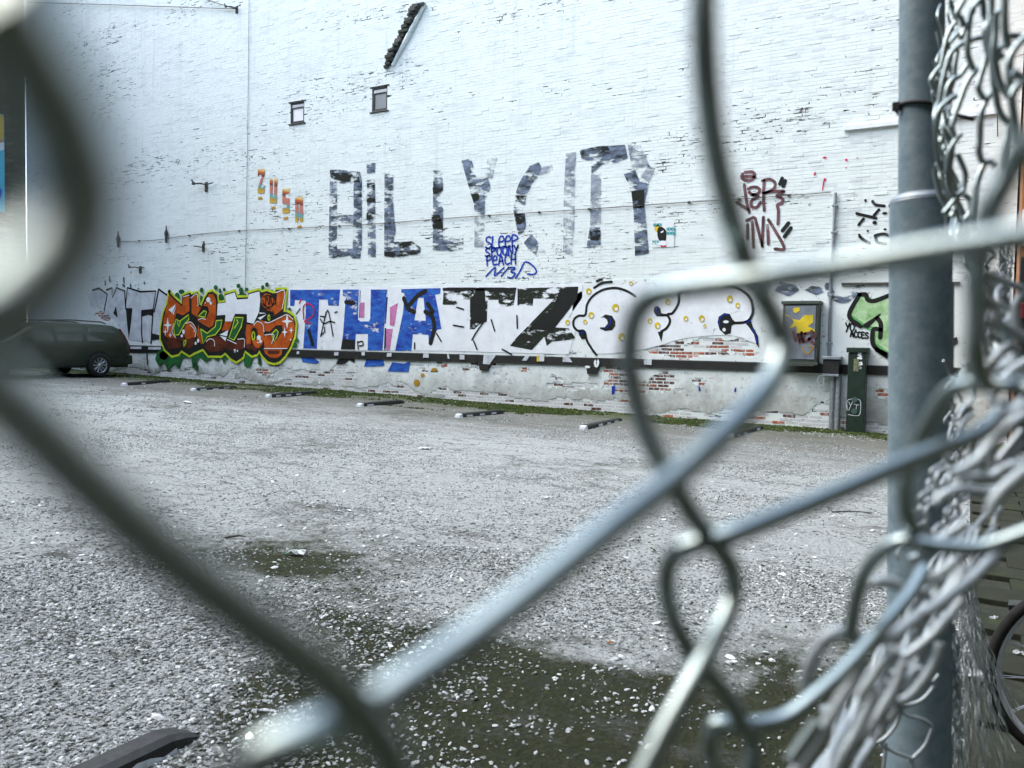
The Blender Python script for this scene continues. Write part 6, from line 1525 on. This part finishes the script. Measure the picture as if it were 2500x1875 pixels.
# ================================================================== BICYCLES
def bicycle(loc, rz, lean, label):
    e = empty('bicycle', loc, 0); e.rotation_euler = (lean, 0, rz); tag(e, label, 'bicycle', 'bicycles on the pavement')
    blk = mat_simple('bicycle_black', (0.012, 0.014, 0.012), .4); rub = mat_simple('bicycle_tyre', (0.012, 0.013, 0.011), .9)
    rimm = mat_simple('bicycle_rim', (0.60, 0.65, 0.68), .4, .3, var=.1)
    Rm = Matrix.Rotation(math.pi / 2, 4, 'X')
    for u in (0.0, 1.05):
        w = empty('wheel', (u, 0, .345)); w.parent = e
        MB().lathe([(.345 + .0 + .018 * math.cos(2 * math.pi * k / 10) - .018, .018 * math.sin(2 * math.pi * k / 10)) for k in range(11)], 64, Rm).build('tyre', rub, w)
        MB().lathe([(.312, -.011), (.300, -.012), (.292, 0), (.300, .012), (.312, .011)], 64, Rm).build('rim', rimm, w)
        m = MB(); m.tube([Rm @ Vector((0, 0, -.045)), Rm @ Vector((0, 0, .045))], .02, 12); m.build('hub', rimm, w)
        m = MB()
        for k in range(28):
            a = 2 * math.pi * k / 28; b = a + (.35 if k % 2 else -.35)
            m.tube([Rm @ Vector((.018 * math.cos(a), .018 * math.sin(a), .03 if k % 4 < 2 else -.03)), Rm @ Vector((.295 * math.cos(b), .295 * math.sin(b), 0))], .001, 4, caps=False)
        tag(m.build('spokes', rimm, w), kind='stuff')
    def T(n, pts, r, mt=blk): return MB().tube([Vector(p) for p in pts], r, 10).build(n, mt, e)
    T('fork', [(0, .05, .345), (.05, .05, .62), (.12, 0, .70)], .011); T('fork', [(0, -.05, .345), (.05, -.05, .62), (.12, 0, .70)], .011)
    T('head_tube', [(.10, 0, .66), (.17, 0, .86)], .018); T('down_tube', [(.13, 0, .72), (.62, 0, .28)], .016); T('top_tube', [(.16, 0, .82), (.78, 0, .76)], .014)
    T('seat_tube', [(.62, 0, .28), (.80, 0, .82), (.84, 0, .95)], .015); T('chain_stay', [(.62, .04, .28), (1.05, .05, .345)], .010); T('chain_stay', [(.62, -.04, .28), (1.05, -.05, .345)], .010)
    T('seat_stay', [(.78, .02, .76), (1.05, .05, .345)], .008); T('seat_stay', [(.78, -.02, .76), (1.05, -.05, .345)], .008)
    T('handlebar', [(.30, .28, .99), (.20, .20, 1.0), (.16, 0, .98), (.20, -.20, 1.0), (.30, -.28, .99)], .012); T('stem', [(.17, 0, .86), (.165, 0, .98)], .012)
    MB().add([(.70, -.02, .96), (.70, .02, .96), (.86, .07, .97), (.98, .085, .98), (.98, -.085, .98), (.86, -.07, .97), (.74, 0, .91), (.95, 0, .90)], [(0, 1, 2, 5), (2, 3, 4, 5), (0, 6, 1), (1, 6, 7, 3, 2), (0, 5, 4, 7, 6), (3, 7, 4)]).build('saddle', blk, e)
    c = MB(); c.lathe([(.075, -.002), (.085, 0), (.075, .002), (.06, .002), (.06, -.002), (.075, -.002)], 28, Matrix.Translation((.62, -.05, .28)) @ Rm); c.build('chainring', blk, e)
    T('crank', [(.62, -.06, .28), (.74, -.07, .16)], .009); T('crank', [(.62, .06, .28), (.50, .07, .40)], .009)
    for s, (x, z) in ((-1, (.74, .16)), (1, (.50, .40))):
        MB().box(x - .045, x + .045, s * .11 - .035, s * .11 + .035, z - .012, z + .012, bev=.004).build('pedal', blk, e)
    m = MB(); k = 20
    V = []
    for i in range(k + 1):
        a = math.radians(20 + 150 * i / k)
        for y in (-.025, .025): V.append((1.05 + .375 * math.cos(a), y, .345 + .375 * math.sin(a)))
    m.add(V, [(2 * i, 2 * i + 1, 2 * i + 3, 2 * i + 2) for i in range(k)]); o = m.build('mudguard', blk, e); md = o.modifiers.new('thickness', 'SOLIDIFY'); md.thickness = .003
    return e
c0 = at(2672, 1716, 2.75)
bicycle((c0.x, c0.y, gz(c0.x) + .035), YAW * 0 + math.radians(14), math.radians(6), 'black bicycle in the lower right corner with its front wheel showing')
c1 = groundp(2470, 1545)
c1 = at(2545, 1450, 3.3)
bicycle((c1.x + .05, c1.y - .5, gz(c1.x) + .035), math.radians(86), math.radians(-8), 'second dark bicycle standing further back behind the netting')
for x, y, s_, lb in ((2385, 1672, .13, 'torn white paper bag on the dark paving'), (2490, 1620, .06, 'white paper scrap behind the bicycle wheel'), (2425, 1530, .05, 'white plastic strip lying on the dark paving')):
    o = litter('paper_scrap', x, y, s_, s_ * .5, (0.40, 0.43, 0.44), lb, 'paper', random.uniform(0, 3)); o.location.z += .04
